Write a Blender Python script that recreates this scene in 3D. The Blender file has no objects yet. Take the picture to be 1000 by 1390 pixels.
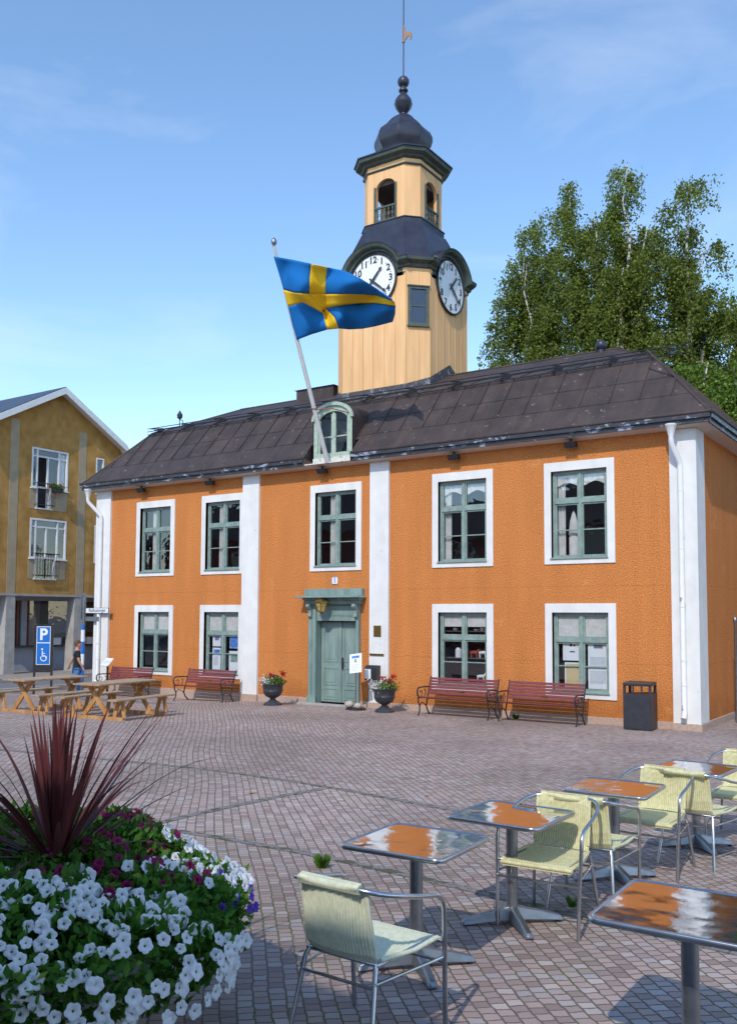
import bpy, math, random
import numpy as np
from mathutils import Vector, Matrix
random.seed(11); rng = np.random.default_rng(11)
PI = math.pi
S = bpy.context.scene
COL = S.collection
R = math.radians

# ------------------------------------------------------------------ materials
def mat(name, c1, c2=None, nscale=6, rough=.6, metal=0, bump=0, bscale=30, bdist=.01, spec=.5, lo=.35, hi=.65, det=5,
        c3=None, s3=3, t3=.62, w3=.04, stretch=None, streak=0, sscale=(2.2, 2.2, .25)):
    m = bpy.data.materials.new(name); m.use_nodes = True
    nt = m.node_tree; N = nt.nodes; L = nt.links
    b = N['Principled BSDF']; b.inputs['Roughness'].default_value = rough; b.inputs['Metallic'].default_value = metal
    b.inputs['Specular IOR Level'].default_value = spec
    tc = N.new('ShaderNodeTexCoord'); vec = tc.outputs['Object']
    if stretch:
        mp = N.new('ShaderNodeMapping'); mp.inputs['Scale'].default_value = stretch
        L.new(vec, mp.inputs['Vector']); vec = mp.outputs['Vector']
    out = None
    if c2 is None: b.inputs['Base Color'].default_value = (*c1, 1)
    else:
        n = N.new('ShaderNodeTexNoise'); n.inputs['Scale'].default_value = nscale; n.inputs['Detail'].default_value = det
        L.new(vec, n.inputs['Vector'])
        r = N.new('ShaderNodeValToRGB'); r.color_ramp.elements[0].position = lo; r.color_ramp.elements[1].position = hi
        r.color_ramp.elements[0].color = (*c1, 1); r.color_ramp.elements[1].color = (*c2, 1)
        L.new(n.outputs['Fac'], r.inputs['Fac']); out = r.outputs['Color']
        if c3:
            n3 = N.new('ShaderNodeTexNoise'); n3.inputs['Scale'].default_value = s3; n3.inputs['Detail'].default_value = 9
            n3.inputs['Roughness'].default_value = .68
            L.new(vec, n3.inputs['Vector'])
            r3 = N.new('ShaderNodeMapRange'); r3.inputs['From Min'].default_value = t3; r3.inputs['From Max'].default_value = t3 + w3
            L.new(n3.outputs['Fac'], r3.inputs['Value'])
            mx = N.new('ShaderNodeMix'); mx.data_type = 'RGBA'; mx.inputs['B'].default_value = (*c3, 1)
            L.new(r3.outputs['Result'], mx.inputs['Factor']); L.new(out, mx.inputs['A']); out = mx.outputs['Result']
        if streak:
            m2 = N.new('ShaderNodeMapping'); m2.inputs['Scale'].default_value = sscale; L.new(tc.outputs['Object'], m2.inputs['Vector'])
            n4 = N.new('ShaderNodeTexNoise'); n4.inputs['Scale'].default_value = 1; n4.inputs['Detail'].default_value = 7; n4.inputs['Roughness'].default_value = .6; L.new(m2.outputs[0], n4.inputs['Vector'])
            r4 = N.new('ShaderNodeMapRange'); r4.inputs['From Min'].default_value = .3; r4.inputs['From Max'].default_value = .7; r4.inputs['To Min'].default_value = 1 - streak; r4.inputs['To Max'].default_value = 1 + streak * .6
            L.new(n4.outputs['Fac'], r4.inputs['Value'])
            m5 = N.new('ShaderNodeMix'); m5.data_type = 'RGBA'; m5.blend_type = 'MULTIPLY'; m5.inputs['Factor'].default_value = 1
            L.new(out, m5.inputs['A']); L.new(r4.outputs['Result'], m5.inputs['B']); out = m5.outputs['Result']
        L.new(out, b.inputs['Base Color'])
    if bump:
        n2 = N.new('ShaderNodeTexNoise'); n2.inputs['Scale'].default_value = bscale; n2.inputs['Detail'].default_value = 8; n2.inputs['Roughness'].default_value = .62
        L.new(vec, n2.inputs['Vector'])
        bp = N.new('ShaderNodeBump'); bp.inputs['Strength'].default_value = bump; bp.inputs['Distance'].default_value = bdist
        L.new(n2.outputs['Fac'], bp.inputs['Height']); L.new(bp.outputs['Normal'], b.inputs['Normal'])
    return m

M = {}
def weather_wall(m):
    # splashed foot of the wall and two faint horizontal day joints in the render
    nt = m.node_tree; N = nt.nodes; L = nt.links; b = N['Principled BSDF']; src = b.inputs['Base Color'].links[0].from_socket
    tc = N.new('ShaderNodeTexCoord'); sp = N.new('ShaderNodeSeparateXYZ'); L.new(tc.outputs['Object'], sp.inputs[0])
    n = N.new('ShaderNodeTexNoise'); n.inputs['Scale'].default_value = 1.7; n.inputs['Detail'].default_value = 8; L.new(tc.outputs['Object'], n.inputs['Vector'])
    z = N.new('ShaderNodeMath'); z.operation = 'MULTIPLY_ADD'; z.inputs[1].default_value = -1.3; L.new(n.outputs['Fac'], z.inputs[0]); L.new(sp.outputs['Z'], z.inputs[2])
    r = N.new('ShaderNodeMapRange'); r.inputs['From Min'].default_value = -.45; r.inputs['From Max'].default_value = .05; r.inputs['To Min'].default_value = .80; r.inputs['To Max'].default_value = 1
    L.new(z.outputs[0], r.inputs['Value']); fac = r.outputs['Result']
    for lv in (1.36, 3.02):
        z2 = N.new('ShaderNodeMath'); z2.operation = 'MULTIPLY_ADD'; z2.inputs[1].default_value = .10; L.new(n.outputs['Fac'], z2.inputs[0]); L.new(sp.outputs['Z'], z2.inputs[2])
        c = N.new('ShaderNodeMath'); c.operation = 'COMPARE'; c.inputs[1].default_value = lv; c.inputs[2].default_value = .010; L.new(z2.outputs[0], c.inputs[0])
        q = N.new('ShaderNodeMath'); q.operation = 'MULTIPLY_ADD'; q.inputs[1].default_value = -.13; q.inputs[2].default_value = 1; L.new(c.outputs[0], q.inputs[0])
        w = N.new('ShaderNodeMath'); w.operation = 'MULTIPLY'; L.new(fac, w.inputs[0]); L.new(q.outputs[0], w.inputs[1]); fac = w.outputs[0]
    mx = N.new('ShaderNodeMix'); mx.data_type = 'RGBA'; mx.blend_type = 'MULTIPLY'; mx.inputs['Factor'].default_value = 1
    L.new(src, mx.inputs['A']); L.new(fac, mx.inputs['B']); L.new(mx.outputs['Result'], b.inputs['Base Color'])
M['orange'] = mat('orange_stucco', (.50, .160, .044), (.79, .300, .088), 34, .92, bump=1.0, bscale=30, bdist=.04, lo=.28, hi=.66, det=7, spec=.15,
                  c3=(.80, .40, .15), s3=1.1, t3=.60, w3=.16, streak=.12)
weather_wall(M['orange'])
M['white'] = mat('white_render', (.80, .79, .76), (.74, .73, .70), 3, .85, bump=.35, bscale=40, bdist=.012, spec=.2, streak=.10, c3=(.55, .52, .47), s3=5, t3=.66, w3=.05)
M['whitepaint'] = mat('white_paint', (.80, .80, .79), (.72, .72, .71), 8, .5)
M['pipe'] = mat('downpipe_paint', (.80, .80, .79), (.75, .75, .73), 5, .45, c3=(.30, .33, .42), s3=2.3, t3=.63, w3=.015)
M['plinth'] = mat('plinth_granite', (.40, .28, .22), (.52, .38, .30), 25, .85, bump=.4, bscale=60)
M['soffit'] = mat('soffit', (.62, .52, .44), (.56, .46, .38), 4, .8)
M['roof'] = mat('roof_sheet', (.043, .029, .025), (.070, .047, .041), 1.6, .62, bump=.25, bscale=2.5, bdist=.03,
                c3=(.24, .20, .175), s3=7, t3=.635, w3=.02, streak=.3, sscale=(5, .9, .9))
M['fascia'] = mat('fascia_sheet', (.03, .026, .030), (.05, .044, .05), 5, .4, c3=(.30, .33, .40), s3=3.2, t3=.565, w3=.03, stretch=(1, 1, 2.2))
M['towerroof'] = mat('tower_roof_sheet', (.022, .024, .040), (.036, .038, .058), 3, .38, bump=.15, bscale=5, c3=(.2, .2, .22), s3=6, t3=.74, w3=.02)
M['flash'] = mat('flashing', (.05, .045, .05), (.09, .08, .085), 9, .6, c3=(.22, .23, .27), s3=6, t3=.55, w3=.06)
M['yellow'] = mat('tower_boards', (.78, .455, .215), (.85, .525, .265), 1.2, .75, bump=.15, bscale=30, spec=.25, stretch=(3, 3, .6), streak=.13, sscale=(7, 7, .35))
M['groove'] = mat('board_gap', (.50, .30, .12), rough=.9)
M['tgreen'] = mat('tower_green', (.055, .075, .062), (.085, .105, .088), 6, .6)
M['green'] = mat('window_green', (.19, .265, .235), (.27, .35, .31), 9, .6, c3=(.12, .17, .15), s3=14, t3=.62, w3=.1)
M['door'] = mat('door_green', (.17, .25, .225), (.25, .335, .305), 5, .6, c3=(.10, .15, .135), s3=9, t3=.6, w3=.12, stretch=(1, 1, .3))
M['dgreen'] = mat('dormer_green', (.34, .42, .33), (.44, .52, .42), 8, .65, c3=(.20, .19, .12), s3=12, t3=.62, w3=.06)
M['black'] = mat('black_iron', (.018, .019, .021), (.03, .03, .033), 12, .45)
M['dark'] = mat('dark_room', (.12, .10, .095), rough=.9)
M['curtain'] = mat('curtain_cloth', (.72, .70, .66), (.60, .58, .54), 8, .9)
M['paper'] = mat('paper', (.80, .81, .82), rough=.6)
M['blue'] = mat('sign_blue', (.012, .16, .55), rough=.4)
M['signwhite'] = mat('sign_white', (.80, .82, .84), rough=.4)
M['ink'] = mat('ink', (.03, .03, .035), rough=.6)
M['brass'] = mat('brass', (.42, .29, .09), (.30, .20, .06), 20, .35, .9)
M['urn'] = mat('urn_iron', (.030, .032, .042), (.05, .052, .065), 8, .45)
M['maroon'] = mat('bench_wood', (.155, .028, .030), (.225, .045, .045), 10, .5, stretch=(.6, 4, 4), bump=.15, bscale=30)
M['wood'] = mat('picnic_wood', (.40, .185, .055), (.56, .30, .11), 5, .7, stretch=(1, 1, 1), bump=.2, bscale=25, c3=(.30, .14, .05), s3=8, t3=.62)
M['woodtop'] = mat('weathered_wood', (.34, .24, .15), (.46, .33, .21), 8, .8, bump=.2, bscale=25, c3=(.22, .17, .12), s3=6, t3=.6)
M['alu'] = mat('aluminium', (.62, .63, .65), (.50, .51, .53), 12, .25, 1)
M['aludark'] = mat('cast_aluminium', (.33, .34, .36), (.25, .26, .28), 12, .38, .9)
M['wicker'] = mat('wicker', (.58, .55, .29), (.71, .68, .42), 40, .5, bump=.2, bscale=150, bdist=.003)
M['wickershade'] = mat('wicker_shaded', (.58, .60, .42), (.70, .71, .54), 40, .5, bump=.2, bscale=150, bdist=.003)  # same wicker for the chair in shade, the shade's grey-green put into its colour
M['ochre'] = mat('ochre_render', (.40, .205, .055), (.52, .30, .095), 2.2, .95, bump=.6, bscale=25, bdist=.03, c3=(.34, .23, .11), s3=.8, t3=.6, w3=.15, spec=.2, streak=.12)
M['greyband'] = mat('grey_render', (.37, .29, .18), (.43, .34, .22), 3, .9)
M['concrete'] = mat('concrete', (.33, .31, .29), (.42, .40, .37), 3, .9, bump=.2, bscale=30)
M['bluegrey'] = mat('bluegrey_wall', (.30, .33, .38), (.36, .39, .44), 2, .8)
M['skin'] = mat('skin', (.55, .28, .17), rough=.6)
M['hair'] = mat('hair', (.10, .055, .03), rough=.8)
M['tshirt'] = mat('tshirt_black', (.015, .016, .022), rough=.9)
M['jeans'] = mat('jeans', (.06, .17, .36), (.10, .24, .46), 20, .9)
M['asphalt'] = mat('asphalt', (.15, .145, .15), (.19, .185, .19), 30, .9, bump=.3, bscale=120)
M['pave'] = mat('pavement_slabs', (.26, .22, .19), (.31, .27, .24), 5, .9)
M['kerb'] = mat('kerb_stone', (.30, .28, .27), (.38, .36, .34), 6, .85)
M['bark'] = mat('birch_bark', (.50, .47, .42), (.62, .60, .56), 5, .9, c3=(.04, .035, .03), s3=3, t3=.53, w3=.03, stretch=(1, 1, 2.5))
M['twig'] = mat('twig_bark', (.10, .07, .05), rough=.9)
M['cafe'] = mat('cafe_boards', (.16, .03, .022), (.20, .045, .03), 4, .9)
M['stem'] = mat('stem_green', (.05, .12, .02), rough=.7)
M['stone'] = mat('field_stone', (.38, .33, .27), (.48, .43, .36), 9, .9, bump=.3, bscale=20)
M['soil'] = mat('soil', (.04, .028, .02), rough=1)
M['yellowcloth'] = mat('flag_yellow', (.85, .52, .02), rough=.75, spec=.2)
M['bluecloth'] = mat('flag_blue', (.008, .15, .45), rough=.75, spec=.2)
M['rust'] = mat('rust', (.30, .10, .05), rough=.9)
M['polewhite'] = mat('pole_white', (.62, .60, .58), (.55, .53, .50), 6, .5)
M['bin'] = mat('bin_black', (.025, .027, .035), (.035, .037, .045), 10, .5)
M['red'] = mat('red_petals', (.45, .015, .02), rough=.7)
M['gold'] = mat('gilt', (.34, .19, .11), rough=.6)

def leafmat(name, c1, c2, c3=None, trans=.35, rough=.55):
    m = bpy.data.materials.new(name); m.use_nodes = True; nt = m.node_tree; N = nt.nodes; L = nt.links
    b = N['Principled BSDF']; b.inputs['Roughness'].default_value = rough; b.inputs['Specular IOR Level'].default_value = .3
    g = N.new('ShaderNodeNewGeometry')
    r = N.new('ShaderNodeValToRGB'); r.color_ramp.elements[0].color = (*c1, 1); r.color_ramp.elements[1].color = (*c2, 1)
    if c3:
        e = r.color_ramp.elements.new(.95); e.color = (*c2, 1); r.color_ramp.elements[2].color = (*c3, 1)
    L.new(g.outputs['Random Per Island'], r.inputs['Fac']); L.new(r.outputs['Color'], b.inputs['Base Color'])
    t = N.new('ShaderNodeBsdfTranslucent'); L.new(r.outputs['Color'], t.inputs['Color'])
    mx = N.new('ShaderNodeMixShader'); mx.inputs['Fac'].default_value = trans
    L.new(b.outputs[0], mx.inputs[1]); L.new(t.outputs[0], mx.inputs[2]); L.new(mx.outputs[0], N['Material Output'].inputs['Surface'])
    return m
M['leaf'] = leafmat('birch_leaf', (.075, .115, .016), (.30, .36, .07), trans=.5)
M['leafyoung'] = leafmat('young_leaf', (.08, .15, .02), (.20, .30, .04))
M['petleaf'] = leafmat('petunia_leaf', (.035, .12, .012), (.11, .27, .03), (.30, .34, .05))
M['cordy'] = leafmat('cordyline_leaf', (.075, .018, .020), (.21, .058, .055), trans=.2, rough=.38)
M['petwhite'] = leafmat('white_petal', (.86, .86, .88), (.92, .92, .93), trans=.3)
M['petmag'] = leafmat('magenta_petal', (.14, .004, .04), (.30, .008, .10), trans=.2)
M['petpur'] = leafmat('purple_petal', (.10, .04, .42), (.18, .08, .55), trans=.2)
M['petthroat'] = mat('petal_throat', (.32, .28, .03), rough=.8)
M['petred'] = leafmat('red_petal', (.35, .01, .02), (.55, .02, .03), trans=.2)

def glassmat(name, tint=(.93, .95, .96), floor=.16):
    m = bpy.data.materials.new(name); m.use_nodes = True; nt = m.node_tree; N = nt.nodes; L = nt.links
    N.remove(N['Principled BSDF'])
    fr = N.new('ShaderNodeLayerWeight'); fr.inputs['Blend'].default_value = .5
    pw = N.new('ShaderNodeMath'); pw.operation = 'POWER'; pw.inputs[1].default_value = 4; L.new(fr.outputs['Facing'], pw.inputs[0])
    ad = N.new('ShaderNodeMath'); ad.operation = 'MULTIPLY_ADD'; ad.inputs[1].default_value = .85; ad.inputs[2].default_value = floor; ad.use_clamp = True
    L.new(pw.outputs[0], ad.inputs[0])
    tr = N.new('ShaderNodeBsdfTransparent'); tr.inputs['Color'].default_value = (*tint, 1)
    gl = N.new('ShaderNodeBsdfGlossy'); gl.inputs['Roughness'].default_value = .02
    n = N.new('ShaderNodeTexNoise'); n.inputs['Scale'].default_value = 2.2; tc = N.new('ShaderNodeTexCoord')
    L.new(tc.outputs['Object'], n.inputs['Vector'])
    bp = N.new('ShaderNodeBump'); bp.inputs['Strength'].default_value = .2; bp.inputs['Distance'].default_value = .02
    L.new(n.outputs['Fac'], bp.inputs['Height']); L.new(bp.outputs['Normal'], gl.inputs['Normal'])
    mx = N.new('ShaderNodeMixShader'); L.new(ad.outputs[0], mx.inputs['Fac']); L.new(tr.outputs[0], mx.inputs[1]); L.new(gl.outputs[0], mx.inputs[2])
    L.new(mx.outputs[0], N['Material Output'].inputs['Surface'])
    return m
M['glass'] = glassmat('window_glass'); M['glassdim'] = glassmat('old_window_glass', (.8, .82, .85), .04)

def topmat():
    m = bpy.data.materials.new('polished_tabletop'); m.use_nodes = True; nt = m.node_tree; N = nt.nodes; L = nt.links
    b = N['Principled BSDF']; b.inputs['Metallic'].default_value = 1
    sn = N.new('ShaderNodeTexNoise'); sn.inputs['Scale'].default_value = 9; sn.inputs['Detail'].default_value = 8; sr = N.new('ShaderNodeMapRange')
    sr.inputs['From Min'].default_value = .4; sr.inputs['From Max'].default_value = .7; sr.inputs['To Min'].default_value = .05; sr.inputs['To Max'].default_value = .13
    L.new(sn.outputs['Fac'], sr.inputs['Value']); L.new(sr.outputs['Result'], b.inputs['Roughness'])
    b.inputs['Base Color'].default_value = (.66, .67, .70, 1)
    tc = N.new('ShaderNodeTexCoord')
    n = N.new('ShaderNodeTexNoise'); n.inputs['Scale'].default_value = 4; n.inputs['Detail'].default_value = 2
    L.new(tc.outputs['Object'], n.inputs['Vector'])
    bp = N.new('ShaderNodeBump'); bp.inputs['Strength'].default_value = .5; bp.inputs['Distance'].default_value = .012
    L.new(n.outputs['Fac'], bp.inputs['Height'])
    v = N.new('ShaderNodeTexVoronoi'); v.inputs['Scale'].default_value = 60; L.new(tc.outputs['Object'], v.inputs['Vector'])
    bp2 = N.new('ShaderNodeBump'); bp2.inputs['Strength'].default_value = .12; bp2.inputs['Distance'].default_value = .0006
    L.new(v.outputs['Distance'], bp2.inputs['Height']); L.new(bp.outputs['Normal'], bp2.inputs['Normal'])
    L.new(bp2.outputs['Normal'], b.inputs['Normal'])
    return m
M['top'] = topmat()

def settmat():
    m = bpy.data.materials.new('granite_setts'); m.use_nodes = True; nt = m.node_tree; N = nt.nodes; L = nt.links
    b = N['Principled BSDF']; b.inputs['Roughness'].default_value = .75; b.inputs['Specular IOR Level'].default_value = .35
    tc = N.new('ShaderNodeTexCoord')
    wn = N.new('ShaderNodeTexNoise'); wn.inputs['Scale'].default_value = .22; wn.inputs['Detail'].default_value = 1
    L.new(tc.outputs['Object'], wn.inputs['Vector'])
    sb = N.new('ShaderNodeVectorMath'); sb.operation = 'SUBTRACT'; sb.inputs[1].default_value = (.5, .5, .5); L.new(wn.outputs['Color'], sb.inputs[0])
    sc = N.new('ShaderNodeVectorMath'); sc.operation = 'SCALE'; sc.inputs['Scale'].default_value = .3; L.new(sb.outputs[0], sc.inputs[0])
    wn2 = N.new('ShaderNodeTexNoise'); wn2.inputs['Scale'].default_value = 12; wn2.inputs['Detail'].default_value = 2
    L.new(tc.outputs['Object'], wn2.inputs['Vector'])
    sb2 = N.new('ShaderNodeVectorMath'); sb2.operation = 'SUBTRACT'; sb2.inputs[1].default_value = (.5, .5, .5); L.new(wn2.outputs['Color'], sb2.inputs[0])
    sc2 = N.new('ShaderNodeVectorMath'); sc2.operation = 'SCALE'; sc2.inputs['Scale'].default_value = .026; L.new(sb2.outputs[0], sc2.inputs[0])
    a1 = N.new('ShaderNodeVectorMath'); L.new(tc.outputs['Object'], a1.inputs[0]); L.new(sc.outputs[0], a1.inputs[1])
    a2 = N.new('ShaderNodeVectorMath'); L.new(a1.outputs[0], a2.inputs[0]); L.new(sc2.outputs[0], a2.inputs[1])
    mp = N.new('ShaderNodeMapping'); mp.inputs['Rotation'].default_value = (0, 0, R(46)); L.new(a2.outputs[0], mp.inputs['Vector'])
    br = N.new('ShaderNodeTexBrick'); L.new(mp.outputs[0], br.inputs['Vector'])
    br.inputs['Scale'].default_value = 1; br.inputs['Brick Width'].default_value = .076; br.inputs['Row Height'].default_value = .086
    br.inputs['Mortar Size'].default_value = .0058; br.inputs['Mortar Smooth'].default_value = .35; br.inputs['Bias'].default_value = 0
    br.inputs['Color1'].default_value = (0, 0, 0, 1); br.inputs['Color2'].default_value = (1, 1, 1, 1); br.inputs['Mortar'].default_value = (.5, .5, .5, 1)
    br.offset = .5
    cr = N.new('ShaderNodeValToRGB'); e = cr.color_ramp.elements
    e[0].color = (.26, .185, .165, 1); e[1].color = (.48, .40, .36, 1)
    k = e.new(.35); k.color = (.345, .265, .240, 1); k = e.new(.72); k.color = (.41, .305, .27, 1); k = e.new(.9); k.color = (.36, .32, .315, 1)
    L.new(br.outputs['Color'], cr.inputs['Fac'])
    big = N.new('ShaderNodeTexNoise'); big.inputs['Scale'].default_value = .35; big.inputs['Detail'].default_value = 4; L.new(tc.outputs['Object'], big.inputs['Vector'])
    bm = N.new('ShaderNodeMapRange'); bm.inputs['From Min'].default_value = .3; bm.inputs['From Max'].default_value = .7; bm.inputs['To Min'].default_value = .84; bm.inputs['To Max'].default_value = 1.30
    L.new(big.outputs['Fac'], bm.inputs['Value'])
    mu = N.new('ShaderNodeMix'); mu.data_type = 'RGBA'; mu.blend_type = 'MULTIPLY'; mu.inputs['Factor'].default_value = 1
    L.new(cr.outputs['Color'], mu.inputs['A']); L.new(bm.outputs['Result'], mu.inputs['B'])
    ms = N.new('ShaderNodeTexNoise'); ms.inputs['Scale'].default_value = 1.6; ms.inputs['Detail'].default_value = 6; L.new(tc.outputs['Object'], ms.inputs['Vector'])
    mr = N.new('ShaderNodeValToRGB'); mr.color_ramp.elements[0].position = .45; mr.color_ramp.elements[1].position = .62
    mr.color_ramp.elements[0].color = (.16, .125, .10, 1); mr.color_ramp.elements[1].color = (.12, .13, .045, 1); L.new(ms.outputs['Fac'], mr.inputs['Fac'])
    mx = N.new('ShaderNodeMix'); mx.data_type = 'RGBA'; L.new(br.outputs['Fac'], mx.inputs['Factor']); L.new(mu.outputs['Result'], mx.inputs['A']); L.new(mr.outputs['Color'], mx.inputs['B'])
    L.new(mx.outputs['Result'], b.inputs['Base Color'])
    inv = N.new('ShaderNodeMath'); inv.operation = 'SUBTRACT'; inv.inputs[0].default_value = 1; L.new(br.outputs['Fac'], inv.inputs[1])
    fn = N.new('ShaderNodeTexNoise'); fn.inputs['Scale'].default_value = 60; L.new(tc.outputs['Object'], fn.inputs['Vector'])
    ad = N.new('ShaderNodeMath'); ad.operation = 'MULTIPLY_ADD'; ad.inputs[1].default_value = .35; L.new(fn.outputs['Fac'], ad.inputs[0]); L.new(inv.outputs[0], ad.inputs[2])
    bp = N.new('ShaderNodeBump'); bp.inputs['Strength'].default_value = .9; bp.inputs['Distance'].default_value = .012
    L.new(ad.outputs[0], bp.inputs['Height']); L.new(bp.outputs['Normal'], b.inputs['Normal'])
    return m
M['setts'] = settmat()
M['bandstone'] = mat('band_setts', (.17, .155, .155), (.34, .31, .30), 9, .8, bump=.6, bscale=12, bdist=.02, c3=(.09, .09, .05), s3=9, t3=.50)

# ------------------------------------------------------------------ mesh builder
class MB:
    def __init__(s): s.v = []; s.f = []
    def add(s, vs, fs):
        o = len(s.v); s.v += [tuple(p) for p in vs]; s.f += [tuple(i + o for i in f) for f in fs]; return s
    def box(s, x0, x1, y0, y1, z0, z1, mtx=None):
        vs = [(x, y, z) for z in (z0, z1) for y in (y0, y1) for x in (x0, x1)]
        if mtx is not None: vs = [mtx @ Vector(p) for p in vs]
        return s.add(vs, [(0, 2, 3, 1), (4, 5, 7, 6), (0, 1, 5, 4), (2, 6, 7, 3), (0, 4, 6, 2), (1, 3, 7, 5)])
    def quad(s, *p): return s.add(p, [tuple(range(len(p)))])
    def lathe(s, prof, n=24, c=(0, 0), rot=0, sx=1, sy=1):
        vs = []
        for r, z in prof:
            for k in range(n):
                a = rot + 2 * PI * k / n; vs.append((c[0] + sx * r * math.cos(a), c[1] + sy * r * math.sin(a), z))
        fs = []
        for j in range(len(prof) - 1):
            for k in range(n): fs.append((j * n + k, j * n + (k + 1) % n, (j + 1) * n + (k + 1) % n, (j + 1) * n + k))
        fs.append(tuple(range(n))[::-1]); fs.append(tuple((len(prof) - 1) * n + k for k in range(n)))
        return s.add(vs, fs)
    def loft(s, rings, cap=True):
        n = len(rings[0]); vs = [p for r in rings for p in r]; fs = []
        for j in range(len(rings) - 1):
            for k in range(n): fs.append((j * n + k, j * n + (k + 1) % n, (j + 1) * n + (k + 1) % n, (j + 1) * n + k))
        if cap: fs.append(tuple(range(n))[::-1]); fs.append(tuple((len(rings) - 1) * n + k for k in range(n)))
        return s.add(vs, fs)
    def tube(s, pts, r, n=8, cap=True, flat=None):
        P = [Vector(p) for p in pts]; rs = r if isinstance(r, (list, tuple)) else [r] * len(P)
        rings = []; up = None
        for i, p in enumerate(P):
            d = (P[min(i + 1, len(P) - 1)] - P[max(i - 1, 0)]).normalized()
            if up is None:
                up = Vector((0, 0, 1)) if abs(d.z) < .9 else Vector((1, 0, 0))
            a = d.cross(up).normalized(); up = a.cross(d).normalized()
            ra, rb = (rs[i], rs[i]) if flat is None else (rs[i], rs[i] * flat)
            rings.append([tuple(p + a * (ra * math.cos(2 * PI * k / n)) + up * (rb * math.sin(2 * PI * k / n))) for k in range(n)])
        return s.loft(rings, cap)
    def bar(s, p, q, w, h, up=(0, 0, 1)):
        p = Vector(p); q = Vector(q); d = (q - p).normalized(); a = d.cross(Vector(up)).normalized(); u = a.cross(d)
        rings = [[tuple(c + a * x * w / 2 + u * y * h / 2) for x, y in ((-1, -1), (1, -1), (1, 1), (-1, 1))] for c in (p, q)]
        return s.loft(rings)
    def prism(s, poly, f0, f1):  # poly list of 2d; f0,f1 map (a,b)->3d
        n = len(poly); vs = [f0(*p) for p in poly] + [f1(*p) for p in poly]
        return s.add(vs, [tuple(range(n))[::-1], tuple(range(n, 2 * n))] + [(k, (k + 1) % n, n + (k + 1) % n, n + k) for k in range(n)])
    def sphere(s, c, r, n=12, sz=1):
        pr = [(max(r * math.sin(PI * k / n), 1e-4), c[2] - sz * r * math.cos(PI * k / n)) for k in range(n + 1)]
        return s.lathe(pr, n * 2, (c[0], c[1]))
    def build(s, name, m, parent=None, smooth=False, bevel=0, recalc=True, sharp=None):
        me = bpy.data.meshes.new(name); me.from_pydata(s.v, [], s.f)
        if recalc:
            import bmesh
            b = bmesh.new(); b.from_mesh(me); bmesh.ops.recalc_face_normals(b, faces=b.faces); b.to_mesh(me); b.free()
        o = bpy.data.objects.new(name, me); COL.objects.link(o); me.materials.append(M[m] if isinstance(m, str) else m)
        if smooth:
            me.shade_smooth()
            try: me.set_sharp_from_angle(angle=R(sharp or 45))
            except Exception: pass
        if parent: o.parent = parent; o.matrix_parent_inverse = Matrix.Identity(4)
        if bevel:
            md = o.modifiers.new('bevel', 'BEVEL'); md.width = bevel; md.segments = 2; md.limit_method = 'ANGLE'
        return o

def tag(o, label=None, cat=None, group=None, kind=None):
    if label: o['label'] = label
    if cat: o['category'] = cat
    if group: o['group'] = group
    if kind: o['kind'] = kind
    return o
def thing(name, label, cat, loc=(0, 0, 0), rz=0, group=None):
    o = bpy.data.objects.new(name, None); COL.objects.link(o); o.location = loc; o.rotation_euler = (0, 0, rz)
    o.empty_display_size = .1
    return tag(o, label, cat, group)
def copy_tree(o, parent=None):
    c = o.copy(); COL.objects.link(c)
    if parent: c.parent = parent
    for ch in list(o.children): copy_tree(ch, c)
    return c
def text(name, s, size, m, parent, mtx, extrude=.002, align='CENTER', bold=.03):
    cu = bpy.data.curves.new(name, 'FONT'); cu.body = s; cu.size = size; cu.extrude = extrude
    cu.offset = size * bold; cu.align_x = align; cu.align_y = 'CENTER'
    t = bpy.data.objects.new(name + '_src', cu); COL.objects.link(t)
    bpy.context.view_layer.update()
    me = bpy.data.meshes.new_from_object(t.evaluated_get(bpy.context.evaluated_depsgraph_get()))
    bpy.data.objects.remove(t); bpy.data.curves.remove(cu)
    me.transform(mtx); me.name = name; me.materials.clear(); me.materials.append(M[m])
    o = bpy.data.objects.new(name, me); COL.objects.link(o)
    if parent: o.parent = parent
    return o
def facemtx(origin, right, up):
    r = Vector(right).normalized(); u = Vector(up).normalized(); n = r.cross(u)
    m = Matrix((r, u, n)).transposed().to_4x4(); m.translation = Vector(origin); return m

def sm(t): t = min(1, max(0, t)); return t * t * (3 - 2 * t)
def zg(x, y):
    a = .02 * max(0, min(24, -y))
    return a - .13 * sm((9 - x) / 8) * sm((y + 5.5) / 4)

# ------------------------------------------------------------------ camera
f, cyp = 1242.216, 753.987
r_ = Vector((0.82919983, 0.55893346, 0.00458594)); u_ = Vector((0.03339704, -0.05773235, 0.99777333)); a_ = Vector((-0.55795366, 0.82720031, 0.06653838))
CAM = Vector((22.22093, -19.25814, 2.288))
cd = bpy.data.cameras.new('camera'); cam = bpy.data.objects.new('camera', cd); COL.objects.link(cam); S.camera = cam
mm = Matrix((r_, u_, -a_)).transposed().to_4x4(); mm.translation = CAM; cam.matrix_world = mm
cd.sensor_fit = 'HORIZONTAL'; cd.sensor_width = 36; cd.lens = f / 1000 * 36; cd.shift_y = (cyp - 695) / 1000; cd.clip_end = 3000

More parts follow.
